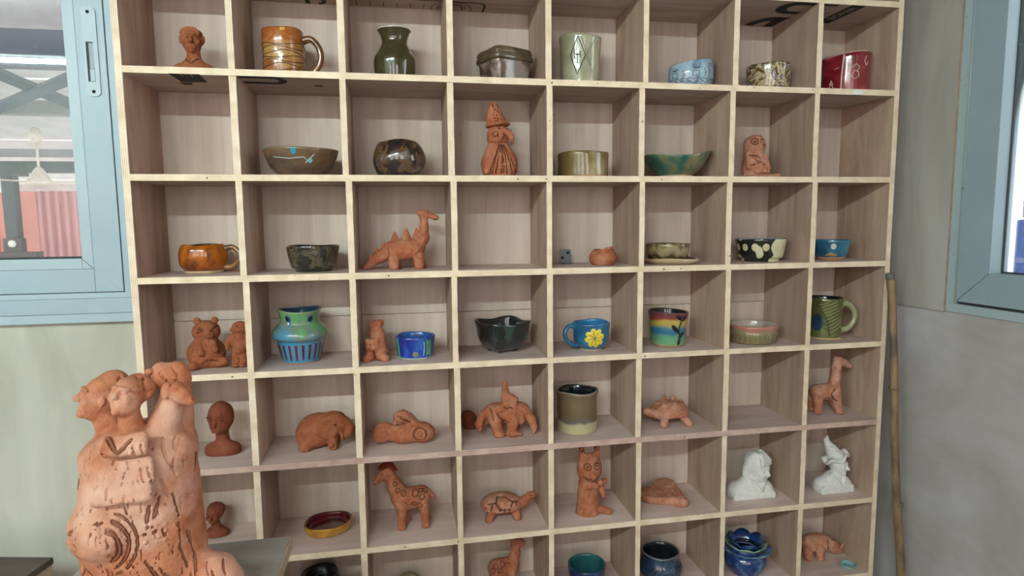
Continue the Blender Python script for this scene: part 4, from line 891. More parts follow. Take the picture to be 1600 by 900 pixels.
def figure(name, label, cat, x, y, row, scale, parts, rz=0.0, h=0.88, **kw):
    """parts: list of (part name, Clay, material); one continuous body plus pieces that were added to it"""
    t = thing(name, label, cat, (x, y, ZS[row] + .0005), rz)
    for i, (pn_, cl, mt) in enumerate(parts): link(pn_, cl.mesh(pn_, scale, h, seed=len(label) * 7 + i, **kw), mt, t); (incised(cl, scale, groove_shade, t) if mt is not plaster else None)
    return t
def face(f, R=20, brow=1.0, eyes=True, mouth=True, ears=True, jaw=1.0):
    """a human head of half-height R about the current origin, looking towards -y"""
    k = R * .16
    f.e((0, .06 * R, .1 * R), (.74 * R, .84 * R, .90 * R), k); f.e((0, -.18 * R, -.42 * R), (.56 * R * jaw, .56 * R, .56 * R), k * 1.6)
    f.e((0, -.60 * R, -.80 * R), .20 * R, k)
    f.c((0, -.74 * R, .20 * R), (0, -.98 * R, -.20 * R), .09 * R, .15 * R, k * .6); f.e((-.12 * R, -.86 * R, -.24 * R), .09 * R, k * .4); f.e((.12 * R, -.86 * R, -.24 * R), .09 * R, k * .4)
    for s in (-1, 1):
        if eyes:
            f.e((s * .30 * R, -.84 * R, .10 * R), (.20 * R, .14 * R, .13 * R), k * .7, -1); f.e((s * .30 * R, -.70 * R, .08 * R), (.15 * R, .12 * R, .10 * R), .5)
            f.c((s * .16 * R, -.73 * R, .05 * R), (s * .44 * R, -.64 * R, .06 * R), .03 * R, .03 * R, .3, -1)
        f.c((s * .12 * R, -.82 * R, .26 * R), (s * .48 * R, -.66 * R, .28 * R), .08 * R * brow, .07 * R, k * .5)
        f.e((s * .42 * R, -.56 * R, -.18 * R), .20 * R, k)
        if ears: f.e((s * .76 * R, .06 * R, .02 * R), (.10 * R, .18 * R, .25 * R), k * .4)
    if mouth:
        f.c((-.22 * R, -.70 * R, -.46 * R), (.22 * R, -.70 * R, -.46 * R), .08 * R, .08 * R, k * .5); f.c((-.18 * R, -.70 * R, -.58 * R), (.18 * R, -.70 * R, -.58 * R), .08 * R, .08 * R, k * .5)
        f.c((-.24 * R, -.78 * R, -.52 * R), (.24 * R, -.78 * R, -.52 * R), .035 * R, .035 * R, .3, -1)

# --- row 1: head with curly hair
f = Clay(); f.e((0, 2, 8), (33, 15, 17), 8); f.c((0, 1, 16), (0, 0, 36), 12, 9.5, 8); f.push((-1, -1, 54), rz=.22, ry=-.05); face(f, 20, .8)
f.pop()
hr = random.Random(4)
for i in range(46):
    a = hr.uniform(-1.75, 1.75) + PI / 2; el = hr.uniform(-.15, 1.45)
    f.e((-1 + 15.4 * math.cos(a) * math.cos(el), 2 + 15.5 * math.sin(a) * math.cos(el), 57 + 16.5 * math.sin(el)), hr.uniform(2.4, 3.4), 1.5)
for i in range(9): a = .35 + (i / 8) * (PI - .7); f.e((-1 + 13.5 * math.cos(a), -8.5, 61 + 10.5 * math.sin(a)), hr.uniform(2.2, 3), 1.2)
f.gr([(-14, 28), (0, 18), (12, 29)], .6)
figure('bust', 'small terracotta head with wavy hair on the top shelf', 'figurine', .127, .10, 1, .00156, [('body', f, terra_d)])

# --- row 2: gnome and owl
f = Clay(); f.e((0, 0, 20), (29, 23, 30), 8); f.c((0, 0, 30), (-3, 0, 58), 22, 15, 8); f.e((-2, -1, 66), (17, 17, 17), 5)
f.e((-13, -9, 63), (5, 5, 6), 2); f.chain([(4, -17, 72), (10, -23, 68), (15, -23, 60), (17, -21, 54)], [4, 5, 4.5, 3], 2); f.chain([(3, -17, 70), (0, -19, 62), (-1, -18, 57)], [3, 3.5, 2.5], 1.5)
f.dot(-2, 75, 1.9); f.dot(9, 73, 1.7); f.ring(-8, 66, 4, .7); f.gr([(-5, 78), (1, 79)], .8); f.e((-22, -14, 9), (6, 7, 6), 2); f.e((-20, -13, 16), (6, 5, 4), 2)
for a, b in ((-2, -18), (0, -9), (2, 0), (3, 9), (4, 18), (5, 25), (-3, -14), (1, 4)): f.gr([(a, 50), (a + (b - a) * .55, 28), (b, 6)], .75)
f.gr([(-18, 54), (0, 52), (15, 54)], .8)
hat = Clay(); hat.c((-3, 0, 80), (-6, 0, 92), 18, 13, 6); hat.chain([(-6, 0, 92), (-8, 0, 104), (-8, 0, 110)], [13, 9, 6.5], 5); hat.b((0, 0, 40), (60, 60, 40), 1, 1, -1, rx=-.06, ry=-.10); hat.e((-2, -2, 81), (19.5, 19, 4), 2, rx=-.06, ry=-.10)
for q in ((-11, 96), (-6, 98), (-1, 96), (-9, 104)): hat.gr([(q[0] - 1, q[1] + 8), q, (q[0] + 3, q[1] - 9)], .7)
for i in range(18): hat.dot(random.Random(i).uniform(-13, 2), random.Random(i + 50).uniform(84, 110), .8)
figure('gnome', 'terracotta gnome with a tall cap and long combed beard', 'figurine', .879, .10, 2, .00172, [('body', f, terra), ('cap', hat, terra)])
f = Clay(); f.e((0, 3, 14), (17, 15, 22), 6); f.c((0, 3, 20), (0, 2, 50), 16.5, 15.5, 6); f.e((0, 1, 54), (16.5, 16, 15), 4); f.e((2, 0, 2), (22, 20, 5), 3); f.c((10, -8, 3), (33, -12, 4), 5, 4, 3); f.e((-16, 0, 1), (14, 14, 3), 3)
f.c((-13, -6, 38), (-13, -9, 18), 5, 4, 2); f.c((15, -4, 36), (19, -6, 16), 4, 5, 2); f.chain([(-6, -14, 36), (0, -15, 30), (8, -14, 26)], 4, 2)
for i in range(9): f.e((-2 + 4.6 * (i % 5), -13 - (i % 2), 11 + 6 * (i // 5)), (3.2, 2.6, 3.4), 1)
f.ring(-6, 57, 5, .8); f.dot(-6, 57, 1.6); f.ring(8, 56, 5, .8); f.dot(8, 56, 1.5); f.e((2, -15, 50), (2.8, 4, 4.4), 1)
f.gr([(-14, 36), (-4, 34), (2, 30)], .8); f.gr([(-12, 20), (0, 23), (8, 26)], .8)
for i in range(10): f.dot(random.Random(i).uniform(-10, 10), random.Random(i + 9).uniform(44, 66), .7)
figure('owl', 'terracotta owl with folded wings perched on a flat base', 'figurine', 1.630, .10, 2, .00184, [('body', f, terra_p)], rz=-.1)

# --- row 3: dinosaur and pinch pot
f = Clay(); f.e((0, 0, 31), (30, 17, 16), 6); f.c((-14, 0, 29), (18, 0, 32), 15, 15, 6)
f.chain([(20, 0, 34), (31, 0, 48), (33, 0, 66), (33, 0, 84)], [13, 9, 6.5, 6], 5); f.c((32, 0, 86), (36, 0, 87), 7, 6.5, 3); f.c((38, 0, 86), (53, 0, 80), 5, 4, 3); f.e((27, 0, 88), (4.5, 4, 3.5), 2)
f.chain([(-18, 0, 28), (-36, 0, 20), (-52, 0, 8), (-60, 0, 3)], [13, 9, 6, 3.5], 5)
for x in (-16, 23):
    for y in (-11, 11): f.c((x, y, 22), (x + (1 if y < 0 else 5), y * 1.05, 3), 9, 7.5, 4)
for x, z, r, hh in ((-51, 15, 4, 10), (-42, 22, 5, 12), (-30, 31, 5.5, 14), (-13, 46, 6.5, 14), (5, 49, 7.5, 16), (21, 51, 6.5, 14)):
    f.c((x, 0, z), (x, 0, z + hh * .85), r, 1.9, 1.2)
f.dot(40, 88, 1.0); f.gr([(43, 79), (54, 77)], .7); f.gr([(18, 24), (26, 30), (32, 24)], .6); f.gr([(-24, 34), (-22, 22), (-26, 12)], .6)
figure('dinosaur', 'terracotta long-necked dinosaur with plates along its back', 'figurine', .618, .10, 3, .00168, [('body', f, terra)])
f = Clay(); f.e((0, 0, 10), (22, 20, 14), 4); f.c((0, 0, 4), (0, 0, 12), 17, 19, 4); f.e((0, 0, 24), (14, 13, 12), 2, -1); f.c((4, -2, 24), (14, -3, 25), 2.4, 3.2, 1.5); f.e((12, -4, 26), (3.2, 3, 2), 1)
figure('pinch_pot', 'tiny terracotta pinch pot beside the angle bracket', 'pot', 1.169, .09, 3, .00180, [('body', f, terra)])

# --- row 4: bears
f = Clay(); f.e((0, 0, 22), (29, 21, 25), 6); f.c((0, 0, 20), (0, 0, 40), 24, 16, 6); f.e((2, -2, 57), (21, 17, 17.5), 4)
for s in (-1, 1): f.e((2 + s * 13, 0, 74), (5.5, 4, 6), 1.5)
f.e((9, -17, 55), (7, 6, 7), 1.5); f.dot(9, 57, 2.2, 1, .6)
f.gr([(-8, 63), (-1, 60), (-9, 57)], .8); f.gr([(20, 66), (12, 60)], .9); f.gr([(-6, 65), (0, 61)], .7); f.gr([(5, 49), (9, 47), (14, 50)], .8)
f.c((-7, -16, 38), (-2, -24, 24), 5, 4.6, 1.5); f.c((14, -14, 40), (17, -22, 30), 5, 5, 1.5); f.c((-12, -14, 6), (-16, -28, 7), 9, 7, 3); f.c((14, -10, 8), (28, -20, 10), 10, 7, 3)
f.gr([(-2, 8), (6, 14), (20, 12)], .8)
for i in range(3): f.gr([(-4 + i * 2.2, 20), (-4 + i * 2.2, 24)], .4)
figure('bear', 'seated terracotta bear with a frowning face beside a standing figure', 'figurine', .117, .092, 4, .00158, [('body', f, terra_d)], rz=.1)
f = Clay(); f.e((0, 0, 44), (14, 10, 16), 4); f.c((0, 0, 50), (1, 0, 32), 12, 12.5, 4)
for s in (-1, 1): f.c((s * 6, 0, 28), (s * 6, -1, 4), 7, 6, 2); f.e((s * 6, -4, 3), (6.5, 9, 4), 2); f.chain([(s * 11, -1, 52), (s * 16, -5, 42), (s * 16, -9, 34)], [5, 4.4, 4], 2)
f.e((3, -2, 66), (13, 11, 12), 4); f.c((-4, -6, 66), (-8, -9, 64), 4.5, 3.5, 2); f.dot(1, 70, 1.2); f.dot(-2, 52, .8); f.dot(3, 48, .8); f.gr([(2, 60), (7, 61)], .7)
figure('standing_bear', 'terracotta bear standing upright, half hidden by the divider', 'figurine', .201, .072, 4, .00150, [('body', f, terra_d)])
f = Clay(); f.e((0, 3, 13), (18, 15, 16), 4); f.c((0, 4, 14), (2, 4, 40), 15, 12, 5); f.e((-5, -9, 24), (11, 10, 12), 3); f.e((-12, -14, 32), (3.5, 3, 5), 1.5); f.e((2, -14, 33), (3.2, 3, 4), 1.5); f.e((-5, -18, 22), (4.5, 3.5, 4), 1.5)
f.c((-10, -10, 8), (-14, -14, 4), 7, 6, 3); f.c((8, -10, 8), (14, -14, 4), 8, 6, 3); f.gr([(-4, 18), (-2, 4)], .9); f.dot(-8, 27, .9); f.dot(-2, 27, .9)
cr_ = Clay(); cr_.c((1, 4, 42), (1, 4, 56), 9, 9, 2); cr_.e((1, 4, 42), (12, 11, 3), 2)
for i in range(7): a = 2 * PI * i / 7; cr_.c((1 + 8 * math.cos(a), 4 + 8 * math.sin(a), 55), (1 + 9.5 * math.cos(a), 4 + 9.5 * math.sin(a), 60), 3.2, 2, 1)
cr_.e((1, 4, 62), (5.5, 5.5, 6), 1, -1)
figure('crowned_bear', 'small terracotta bear wearing a tall crown-shaped hat', 'figurine', .540, .075, 4, .00168, [('body', f, terra), ('crown', cr_, terra)])

# --- row 5
f = Clay(); f.e((0, 2, 4), (26, 15, 14), 6); f.e((-10, 0, 10), (16, 13, 10), 5); f.e((10, 0, 10), (16, 13, 10), 5); f.c((0, 2, 10), (0, 1, 34), 11, 9.5, 6); f.push((-1, 0, 57), rz=-.1); f.e((0, 2, 3), (19, 19, 24), 4); f.e((0, -5, -10), (13.5, 13, 13), 5)
f.c((-2, -16, 6), (-2.5, -20, -6), 2.2, 3.0, 1.5)
for s in (-1, 1): f.e((s * 7.5 - 2, -17, 3), (4.4, 3, 2.6), .8, 1); f.chain([(s * 13 - 2, -13, 6), (s * 8 - 2, -17.5, 9), (s * 3 - 2, -17, 6)], 1.3, .8)
f.c((-6, -16.5, -13), (3, -16.5, -13), 1.8, 1.8, 1); f.c((-6, -17, -16), (3, -17, -16), 1.8, 1.8, 1); f.pop()
f.dot(-9.5, 60, 1.0); f.dot(5, 60, 1.0)
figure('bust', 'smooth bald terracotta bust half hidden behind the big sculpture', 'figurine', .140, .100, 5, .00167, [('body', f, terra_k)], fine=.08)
f = Clay(); f.e((-8, 2, 29), (33, 21, 24), 6); f.c((-24, 0, 22), (-4, 0, 24), 20, 21, 5); f.e((14, -4, 36), (22, 18, 20), 5); f.e((-20, -2, 12), (22, 20, 12), 5); f.e((5, -20, 32), (16, 4.5, 15), .6); f.chain([(30, -6, 38), (37, -9, 30), (36, -11, 22), (28, -13, 16)], [9, 7, 5, 4], 3)
f.c((12, -14, 14), (13, -17, 4), 8, 7, 3); f.c((14, 12, 14), (14, 13, 4), 8, 7, 3); f.c((-26, -12, 12), (-28, -14, 4), 11, 10, 4); f.c((-26, 12, 12), (-28, 12, 4), 11, 10, 4); f.c((26, -14, 24), (27, -20, 16), 2.4, 1.6, 1)
f.dot(18, 39, 1.8); f.ring(12, 7, 3, .6)
figure('elephant', 'rounded terracotta elephant looking right on the fifth shelf', 'figurine', .398, .105, 5, .00173, [('body', f, terra_d)])
f = Clay(); f.c((-6, 0, 15), (26, -2, 16), 14, 15.5, 5); f.e((32, -3, 15), (16, 16, 14), 5); f.e((-28, 2, 20), (17, 9, 15), 4); f.e((-36, 0, 14), (11, 8, 11), 4); f.c((-16, 1, 16), (0, 0, 14), 11, 13, 5)
f.chain([(16, 2, 28), (8, 2, 38), (0, 0, 44), (-8, -2, 44)], [9, 8, 8, 7], 4); f.e((-2, -4, 42), (13, 6, 9), 3, ry=.4); f.c((-10, -2, 40), (-13, -3, 34), 5, 4, 2)
f.ring(24, 18, 6.5, 1.1, 1); f.dot(24, 18, 3.0, 1); f.ring(24, 17, 10, .7)
for k in range(3): f.gr([(-10 + 4 * k, 46 - k), (4 + 3 * k, 36 - k)], .6)
figure('fish', 'terracotta fish with a big round eye and curled tail fin', 'figurine', .605, .085, 5, .00176, [('body', f, terra)], rz=.05)
f = Clay(); f.c((-14, 2, 36), (16, 2, 38), 18, 18, 6); f.e((30, 0, 38), (15, 14, 15), 5); f.chain([(36, -4, 36), (46, -8, 24), (50, -11, 12), (49, -13, 5)], [10, 7, 5.5, 4.5], 4); f.e((27, -14, 30), (7, 4, 11), 1.5)
f.chain([(-26, 2, 40), (-38, -2, 34), (-44, -6, 22), (-42, -8, 14)], [9, 7, 6, 4.5], 3); f.c((-18, 14, 24), (-36, 14, 16), 8, 6, 4)
for x, y, xe in ((-16, -12, -12), (14, -12, 10), (-12, 14, -12), (18, 14, 18)): f.c((x, y, 28), (xe, y * 1.15, 6), 11, 8, 4); f.e((xe + 2, y * 1.25, 4), (10, 9, 5), 3)
f.c((10, -18, 5), (24, -19, 4), 5, 3.5, 2); f.gr([(-14, 40), (-4, 26), (6, 24)], .9); f.gr([(-24, 48), (-20, 30)], .8)
rid = Clay(); rid.b((8, -10, 48), (12, 5, 13), 5, 3, ry=.2); rid.e((-8, -8, 46), (12, 9, 8), 3); rid.e((8, -4, 58), (11, 9, 9), 4); rid.chain([(2, -2, 64), (3, -2, 76), (2, -2, 86)], [6.5, 5.4, 4.4], 3); rid.chain([(6, -4, 68), (14, -8, 64), (20, -10, 61)], [5.5, 5, 4.2], 2)
for q in ([(-1, 50), (4, 46), (8, 50), (14, 46)], [(0, 44), (6, 42), (12, 43)], [(4, 38), (10, 39)]): rid.gr(q, .9)
figure('elephant_rider', 'terracotta elephant carrying a rider with one arm raised', 'figurine', .884, .104, 5, .00166, [('elephant', f, terra), ('rider', rid, terra)])
f = Clay(); f.e((0, 0, 17), (16, 15, 17), 3); f.e((0, -12, 20), (6, 5, 6), 3); f.e((6, -4, 3), (12, 11, 4), 3)
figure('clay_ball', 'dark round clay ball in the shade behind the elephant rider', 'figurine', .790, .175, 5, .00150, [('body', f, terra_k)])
f = Clay(); f.e((2, 2, 16), (27, 22, 7), 4)
for x, y in ((-14, -20), (22, -20), (-10, 22), (24, 20)): f.c((x * .8, y * .6, 14), (x * 1.15, y, 4), 7, 5.5, 3)
f.chain([(-20, -4, 17), (-34, -8, 22), (-42, -10, 25)], [8, 6.5, 6.5], 4); f.c((28, 6, 14), (36, 8, 12), 4, 2, 2)
sh = Clay(); sh.e((3, 2, 18), (31, 27, 18), 4); sh.e((3, 2, 6), (60, 60, 9), 1, -1)
for x, y, z in ((-12, -8, 30), (4, -12, 31), (20, -6, 28), (-4, 8, 36), (12, 10, 35), (26, 10, 27), (-18, 6, 28)): sh.c((x, y, z - 5), (x, y, z + 3), 8, 3.4, 4)
figure('turtle', 'rough pinkish clay turtle with a knobbly shell', 'figurine', 1.375, .095, 5, .00186, [('body', f, terra_p), ('shell', sh, terra_p)], lump=.9)
f = Clay(); f.c((-16, 0, 34), (8, 0, 36), 13, 13, 5); f.chain([(10, 0, 38), (12, 0, 56), (13, 0, 76), (15, 0, 84)], [11, 7.5, 6.5, 7], 5); f.chain([(15, 0, 86), (24, 0, 82), (33, 0, 76)], [7, 5.5, 4.4], 3); f.e((10, 0, 90), (3, 5, 4), 1.5)
for x, y, xe in ((10, -8, 15), (10, 8, 21), (-20, -8, -20), (-22, 9, -22)): f.c((x, y, 28), (xe, y * 1.2, 4), 8, 5.4, 3); f.e((xe + 1, y * 1.2 - 1, 3.5), (6, 6.5, 4), 2)
f.gr([(-8, 26), (2, 28), (8, 22)], .8); f.gr([(6, 42), (0, 34), (4, 26)], .8)
figure('giraffe', 'plain terracotta giraffe facing right in the end cubbyhole', 'figurine', 1.895, .090, 5, .00190, [('body', f, terra_p)], rz=-.15)

# --- row 6
f = Clay(); f.e((0, 2, 4), (18, 11, 12), 5); f.c((0, 1, 6), (-1, 0, 20), 8, 7, 4); f.push((-2, 0, 36), rz=-.15); face(f, 14.5); f.pop(); f.e((0, 5, 42), (13.5, 12, 11), 3)
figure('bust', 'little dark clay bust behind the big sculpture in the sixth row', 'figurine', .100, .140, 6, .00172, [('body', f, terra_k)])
f = Clay(); f.c((-4, 0, 44), (22, 2, 46), 17, 16, 5); f.chain([(-10, -2, 50), (-16, -3, 66), (-24, -4, 82), (-27, -4, 90)], [14, 11, 8.5, 8], 5); f.chain([(-28, -5, 91), (-38, -8, 84), (-44, -10, 78)], [8.5, 6.5, 4.6], 3); f.c((34, 0, 52), (42, 0, 44), 4.4, 3, 2)
for x, y, xe in ((-8, -9, -8), (-4, 11, -2), (26, -9, 28), (26, 11, 30)): f.c((x, y, 36), (xe, y * 1.1, 5), 8.5, 5.8, 3); f.e((xe, y * 1.1 - 1, 4), (7, 7, 4.5), 2)
for x, z, r in ((4, 44, 4.5), (14, 56, 4.5), (24, 50, 4), (30, 58, 3.6), (-12, 64, 3.4), (-16, 74, 3), (12, 40, 3), (22, 60, 3.6), (-4, 58, 3.6), (20, 38, 3)): f.ring(x, z, r, .6, -1, 10)
f.dot(-35, 90, 1.2); f.dot(-42, 81, .8); f.gr([(-40, 78), (-46, 76)], .7)
mn = Clay(); mn.chain([(-38, -5, 97), (-30, -3, 101), (-22, -2, 99), (-14, -1, 92)], [3, 4.5, 4.5, 2.5], 3); mn.e((-33, -5, 99), (7, 6, 4), 2)
figure('giraffe', 'terracotta giraffe with incised spots and a red-brown crest facing left', 'figurine', .607, .095, 6, .00180, [('body', f, terra), ('crest', mn, redslip)])
f = Clay(); f.e((-6, 0, 15), (28, 20, 8), 4); f.chain([(16, -2, 15), (28, -4, 22), (36, -5, 30)], [8, 7, 6], 4); f.e((40, -5, 31), (7, 6, 6), 2.5)
for x, y in ((-28, -17), (14, -18), (-26, 18), (14, 18)): f.c((x * .85, y * .6, 13), (x * 1.05, y * 1.1, 5), 7, 6, 3)
f.dot(37, 33, 1.1); f.gr([(38, 27), (46, 28)], .7)
sh = Clay(); sh.e((-7, 0, 18), (33, 26, 18), 4); sh.e((-7, 0, 7), (80, 80, 9), 1, -1)
for q in ([(-30, 26), (-18, 28), (-14, 36)], [(-18, 28), (-12, 20), (2, 20), (8, 28), (-2, 34), (-14, 34)], [(8, 28), (18, 26)], [(-12, 20), (-12, 17)], [(2, 20), (3, 17)], [(-26, 18), (-24, 25)], [(14, 18), (14, 26)], [(-34, 20), (-28, 22)], [(-6, 17), (-5, 20)]): sh.gr(q, 1.0)
figure('turtle', 'terracotta turtle with a cracked-pattern shell, head raised to the right', 'figurine', .887, .105, 6, .00184, [('body', f, terra), ('shell', sh, terra_p)])
f = Clay(); f.c((-4, 0, 4), (-4, 0, 46), 18.5, 15.5, 5); f.e((-2, -1, 72), (20, 17, 25), 4)
for s in (-1, 1): f.c((-2 + s * 11, 0, 92), (-2 + s * 13, 0, 106), 6, 3.2, 3); f.e((-2 + s * 12.5, -5, 98), (2.8, 3, 6), 1, -1)
for x in (-6, 4, 13, 20): f.e((x, -14 + max(0, (x - 8)) * .5, 48 + (4 if x > 12 else 0)), (5, 4.5, 5), 1)
f.c((17, -4, 40), (19, -8, 30), 5, 4, 2); f.c((14, -10, 8), (26, -14, 5), 5.5, 5, 2); f.e((-4, 0, 1), (20, 17, 3), 2); f.c((-3, -19, 70), (-1, -19, 66), 3.6, 5, 2)
for x in (-9, 6): f.ring(x, 80, 5, .8); f.dot(x, 80, 1.5)
f.gr([(-15, 64), (-8, 60), (0, 58), (7, 60), (12, 66)], .9); f.gr([(-12, 60), (-4, 55), (4, 55), (9, 60)], .7)
for x in (-9, -5, -1, 3, 7): f.gr([(x, 60), (x, 56)], .5, n=2)
er = [Clay().c((-2 + s * 12.6, 1, 103), (-2 + s * 13.4, 1, 109), 4.4, 2.6, 2) for s in (-1, 1)]
figure('cat_creature', 'tall terracotta cat creature with pointed ears and a toothy grin', 'figurine', 1.130, .075, 6, .00183, [('body', f, terra), ('ear_tip', er[0], redslip), ('ear_tip', er[1], redslip)])
f = Clay(); 
for s in (-1, 1): f.c((s * 15, 9, 9), (2, -30, 5), 17, 6, 8)
f.e((0, 0, 22), (60, 60, 10), 2, -1, ry=-.1); f.gr([(0, 14), (3, 10)], 1)
f.c((-2, 8, 13), (6, -10, 13), 1.2, 1.2, .5, -1); f.c((6, -10, 13), (0, -20, 13), 1.2, 1.2, .5, -1); f.c((12, 2, 13), (16, -8, 13), 1, 1, .5, -1)
figure('clay_heart', 'flat cracked terracotta heart lying on the sixth row shelf', 'ornament', 1.372, .115, 6, .00222, [('body', f, terra_p)], rz=.5)
def shoulders(f, w, d, hh, cx=0):
    f.c((cx - w * .60, 1, hh * .35), (cx + w * .60, 1, hh * .35), hh * .62, hh * .62, 4); f.e((cx, 0, hh * .75), (w * .55, d, hh * .6), 5)
HD = dict(off=(10, -3, 46), rz=.45, rx=.14)
f = Clay(); shoulders(f, 38, 16, 25); f.b((0, 0, 2), (36, 17, 8), 4, 4); f.c((4, 2, 18), (8, 0, 34), 11, 11, 5); f.push(**HD); face(f, 20, 1.4, mouth=False, ears=False); f.b((0, -11, -9), (10, 6, 7), 4, 4, rx=.25); f.c((-10, -11, -4), (0, -18, -5), 1.6, 1.6, 1.2); f.c((10, -11, -4), (0, -18, -5), 1.6, 1.6, 1.2); f.pop()
f.c((-2, -13, 28), (6, -19, 14), 3, 2.4, 2); f.c((17, -11, 28), (8, -19, 14), 3, 2.4, 2); f.gr([(7, 14), (7, 4)], .6)
hr_ = Clay(); hr_.push(**HD); hr_.e((0, 5, 7), (18.5, 18, 17), 4); hr_.e((0, -20, -6), (15, 17, 20), 2, -1)
rn = random.Random(3)
for i in range(15):
    a = -2.0 + 4.0 * i / 14; fr = abs(a) <= .75
    hr_.chain([(9 * math.sin(a), -3, 24), (16 * math.sin(a), -12.5, 16), (19 * math.sin(a), -13, 10)] if fr else [(9 * math.sin(a), 2 - 6 * math.cos(a), 23), (18 * math.sin(a), 5 - 11 * math.cos(a), 13), (19 * math.sin(a), 8 - 8 * math.cos(a), 0), (18 * math.sin(a), 11 - 5 * math.cos(a), -12 - rn.uniform(0, 6))], [3.2, 3.0, 2.6, 2.2][:3 if fr else 4], 1.0)
hr_.chain([(-15, 10, 0), (-18, 8, -10), (-17, 6, -18), (-18, 6, -26)], [5, 4.4, 4, 3], 2); hr_.pop()
figure('bust', 'white plaster bust with long hair and a cloth over the mouth', 'figurine', 1.640, .085, 6, .00194, [('body', f, plaster), ('hair', hr_, plaster)], fine=.05, lump=.25)
f = Clay(); shoulders(f, 31, 15, 24, 0); f.b((0, 0, 3), (30, 16, 9), 3, 3); f.c((3, 1, 18), (6, -1, 34), 8.5, 8, 4); f.push((7, -3, 44), rz=.55, rx=.02); face(f, 16.5, 1.2); f.pop()
f.chain([(-7, -7, 29), (-3, -14, 21), (5, -18, 12)], [3, 2.8, 2], 1.5); f.chain([(15, -7, 28), (12, -14, 21), (7, -18, 12)], [3, 2.8, 2], 1.5); f.gr([(6, 12), (6, 3)], .6)
ht = Clay(); ht.push((4, 0, 56), ry=-.34, rx=-.10); ht.chain([(0, 0, 3), (-2, 1, 13), (-4, 1, 23), (-5, 1, 31), (-1, 1, 36)], [12.5, 9.5, 6, 3.6, 2], 3); ht.b((0, 0, -18), (40, 40, 18), 1, 1, -1)
for i in range(44):
    a = 2 * PI * i / 44; b_ = 2 * PI * (i + 1) / 44; wv = lambda q: 0 + 3.0 * math.sin(5 * q + .8)
    ht.c((9 * math.cos(a), 8 * math.sin(a), 2), (20 * math.cos(a), 18 * math.sin(a), wv(a)), 2.4, 1.8, 1.5); ht.c((20 * math.cos(a), 18 * math.sin(a), wv(a)), (20 * math.cos(b_), 18 * math.sin(b_), wv(b_)), 2.0, 2.0, 1)
ht.pop()
for z in (66, 73, 80): ht.gr([(-8 - (z - 66) * .5, z), (4 - (z - 66) * .8, z + 3)], .6)
figure('bust', 'white plaster bust in a pointed hat with a wavy brim', 'figurine', 1.910, .070, 6, .00188, [('body', f, plaster), ('hat', ht, plaster)], fine=.05, lump=.25)
f = Clay(); f.e((0, 2, 4), (20, 12, 12), 5); f.c((0, 1, 6), (0, 0, 22), 8, 7, 4); f.push((0, 0, 42), rz=.2); face(f, 18); f.pop(); f.e((0, 4, 50), (16, 15, 13), 3)
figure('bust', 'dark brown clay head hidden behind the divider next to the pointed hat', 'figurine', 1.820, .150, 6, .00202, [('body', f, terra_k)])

# --- row 7
f = Clay(); f.e((0, 0, 18), (22, 20, 26), 4); f.e((0, 0, 4), (25, 22, 6), 3)
for x in (-9, 0, 9): f.gr([(x * .3, 44), (x, 34), (x * 1.5, 20)], .8)
figure('clay_dome', 'buff ribbed clay dome in the lowest visible row', 'ornament', .607, .130, 7, .00186, [('body', f, clay_mat('buff_clay', S(146, 128, 96), S(176, 156, 120)))])
f = Clay(); f.c((-16, 0, 34), (6, 0, 36), 14, 13, 5); f.chain([(8, 0, 38), (13, 0, 54), (14, 0, 68)], [11, 7.5, 6.5], 4); f.chain([(13, 0, 72), (20, 0, 72), (25, 0, 70)], [6.5, 6, 5], 3); f.c((9, 0, 76), (8, 0, 83), 3, 2.4, 1.5)
for x, y in ((6, -8), (6, 8), (-20, -8), (-20, 8)): f.c((x, y, 28), (x, y * 1.1, 4), 7.5, 5.6, 3)
for x, z in ((-18, 42), (-8, 44), (-12, 36), (-24, 36), (0, 42)): f.ring(x, z, 3.6, .6, -1, 9)
figure('giraffe', 'small terracotta giraffe cut off by the bottom of the picture', 'figurine', .893, .135, 7, .00190, [('body', f, terra)])
f = Clay(); f.c((-14, 2, 24), (8, 0, 24), 14, 13, 5); f.e((-2, 0, 28), (20, 13, 12), 5); f.chain([(14, -2, 24), (24, -4, 18), (33, -6, 12)], [11, 9, 7], 4); f.c((36, -7, 14), (42, -8, 24), 3, 1.3, 1.5); f.c((30, -5, 20), (32, -5, 25), 2, 1.2, 1)
for s in (-1, 1): f.e((20, -4 + s * 8, 28), (3, 3, 4.5), 1.5)
for x, y in ((-2, -9), (10, 8), (-22, -8), (-20, 10)): f.c((x, y, 16), (x, y * 1.2, 4), 8, 6, 3); f.e((x, y * 1.2 - 1, 3.5), (6.5, 6.5, 4), 2)
f.gr([(12, 34), (10, 24), (14, 16)], .8); f.dot(28, 18, 1.0)
figure('rhinoceros', 'small terracotta rhinoceros with lowered head in the bottom right cubbyhole', 'figurine', 1.900, .110, 7, .00190, [('body', f, terra_p)], rz=-.05)

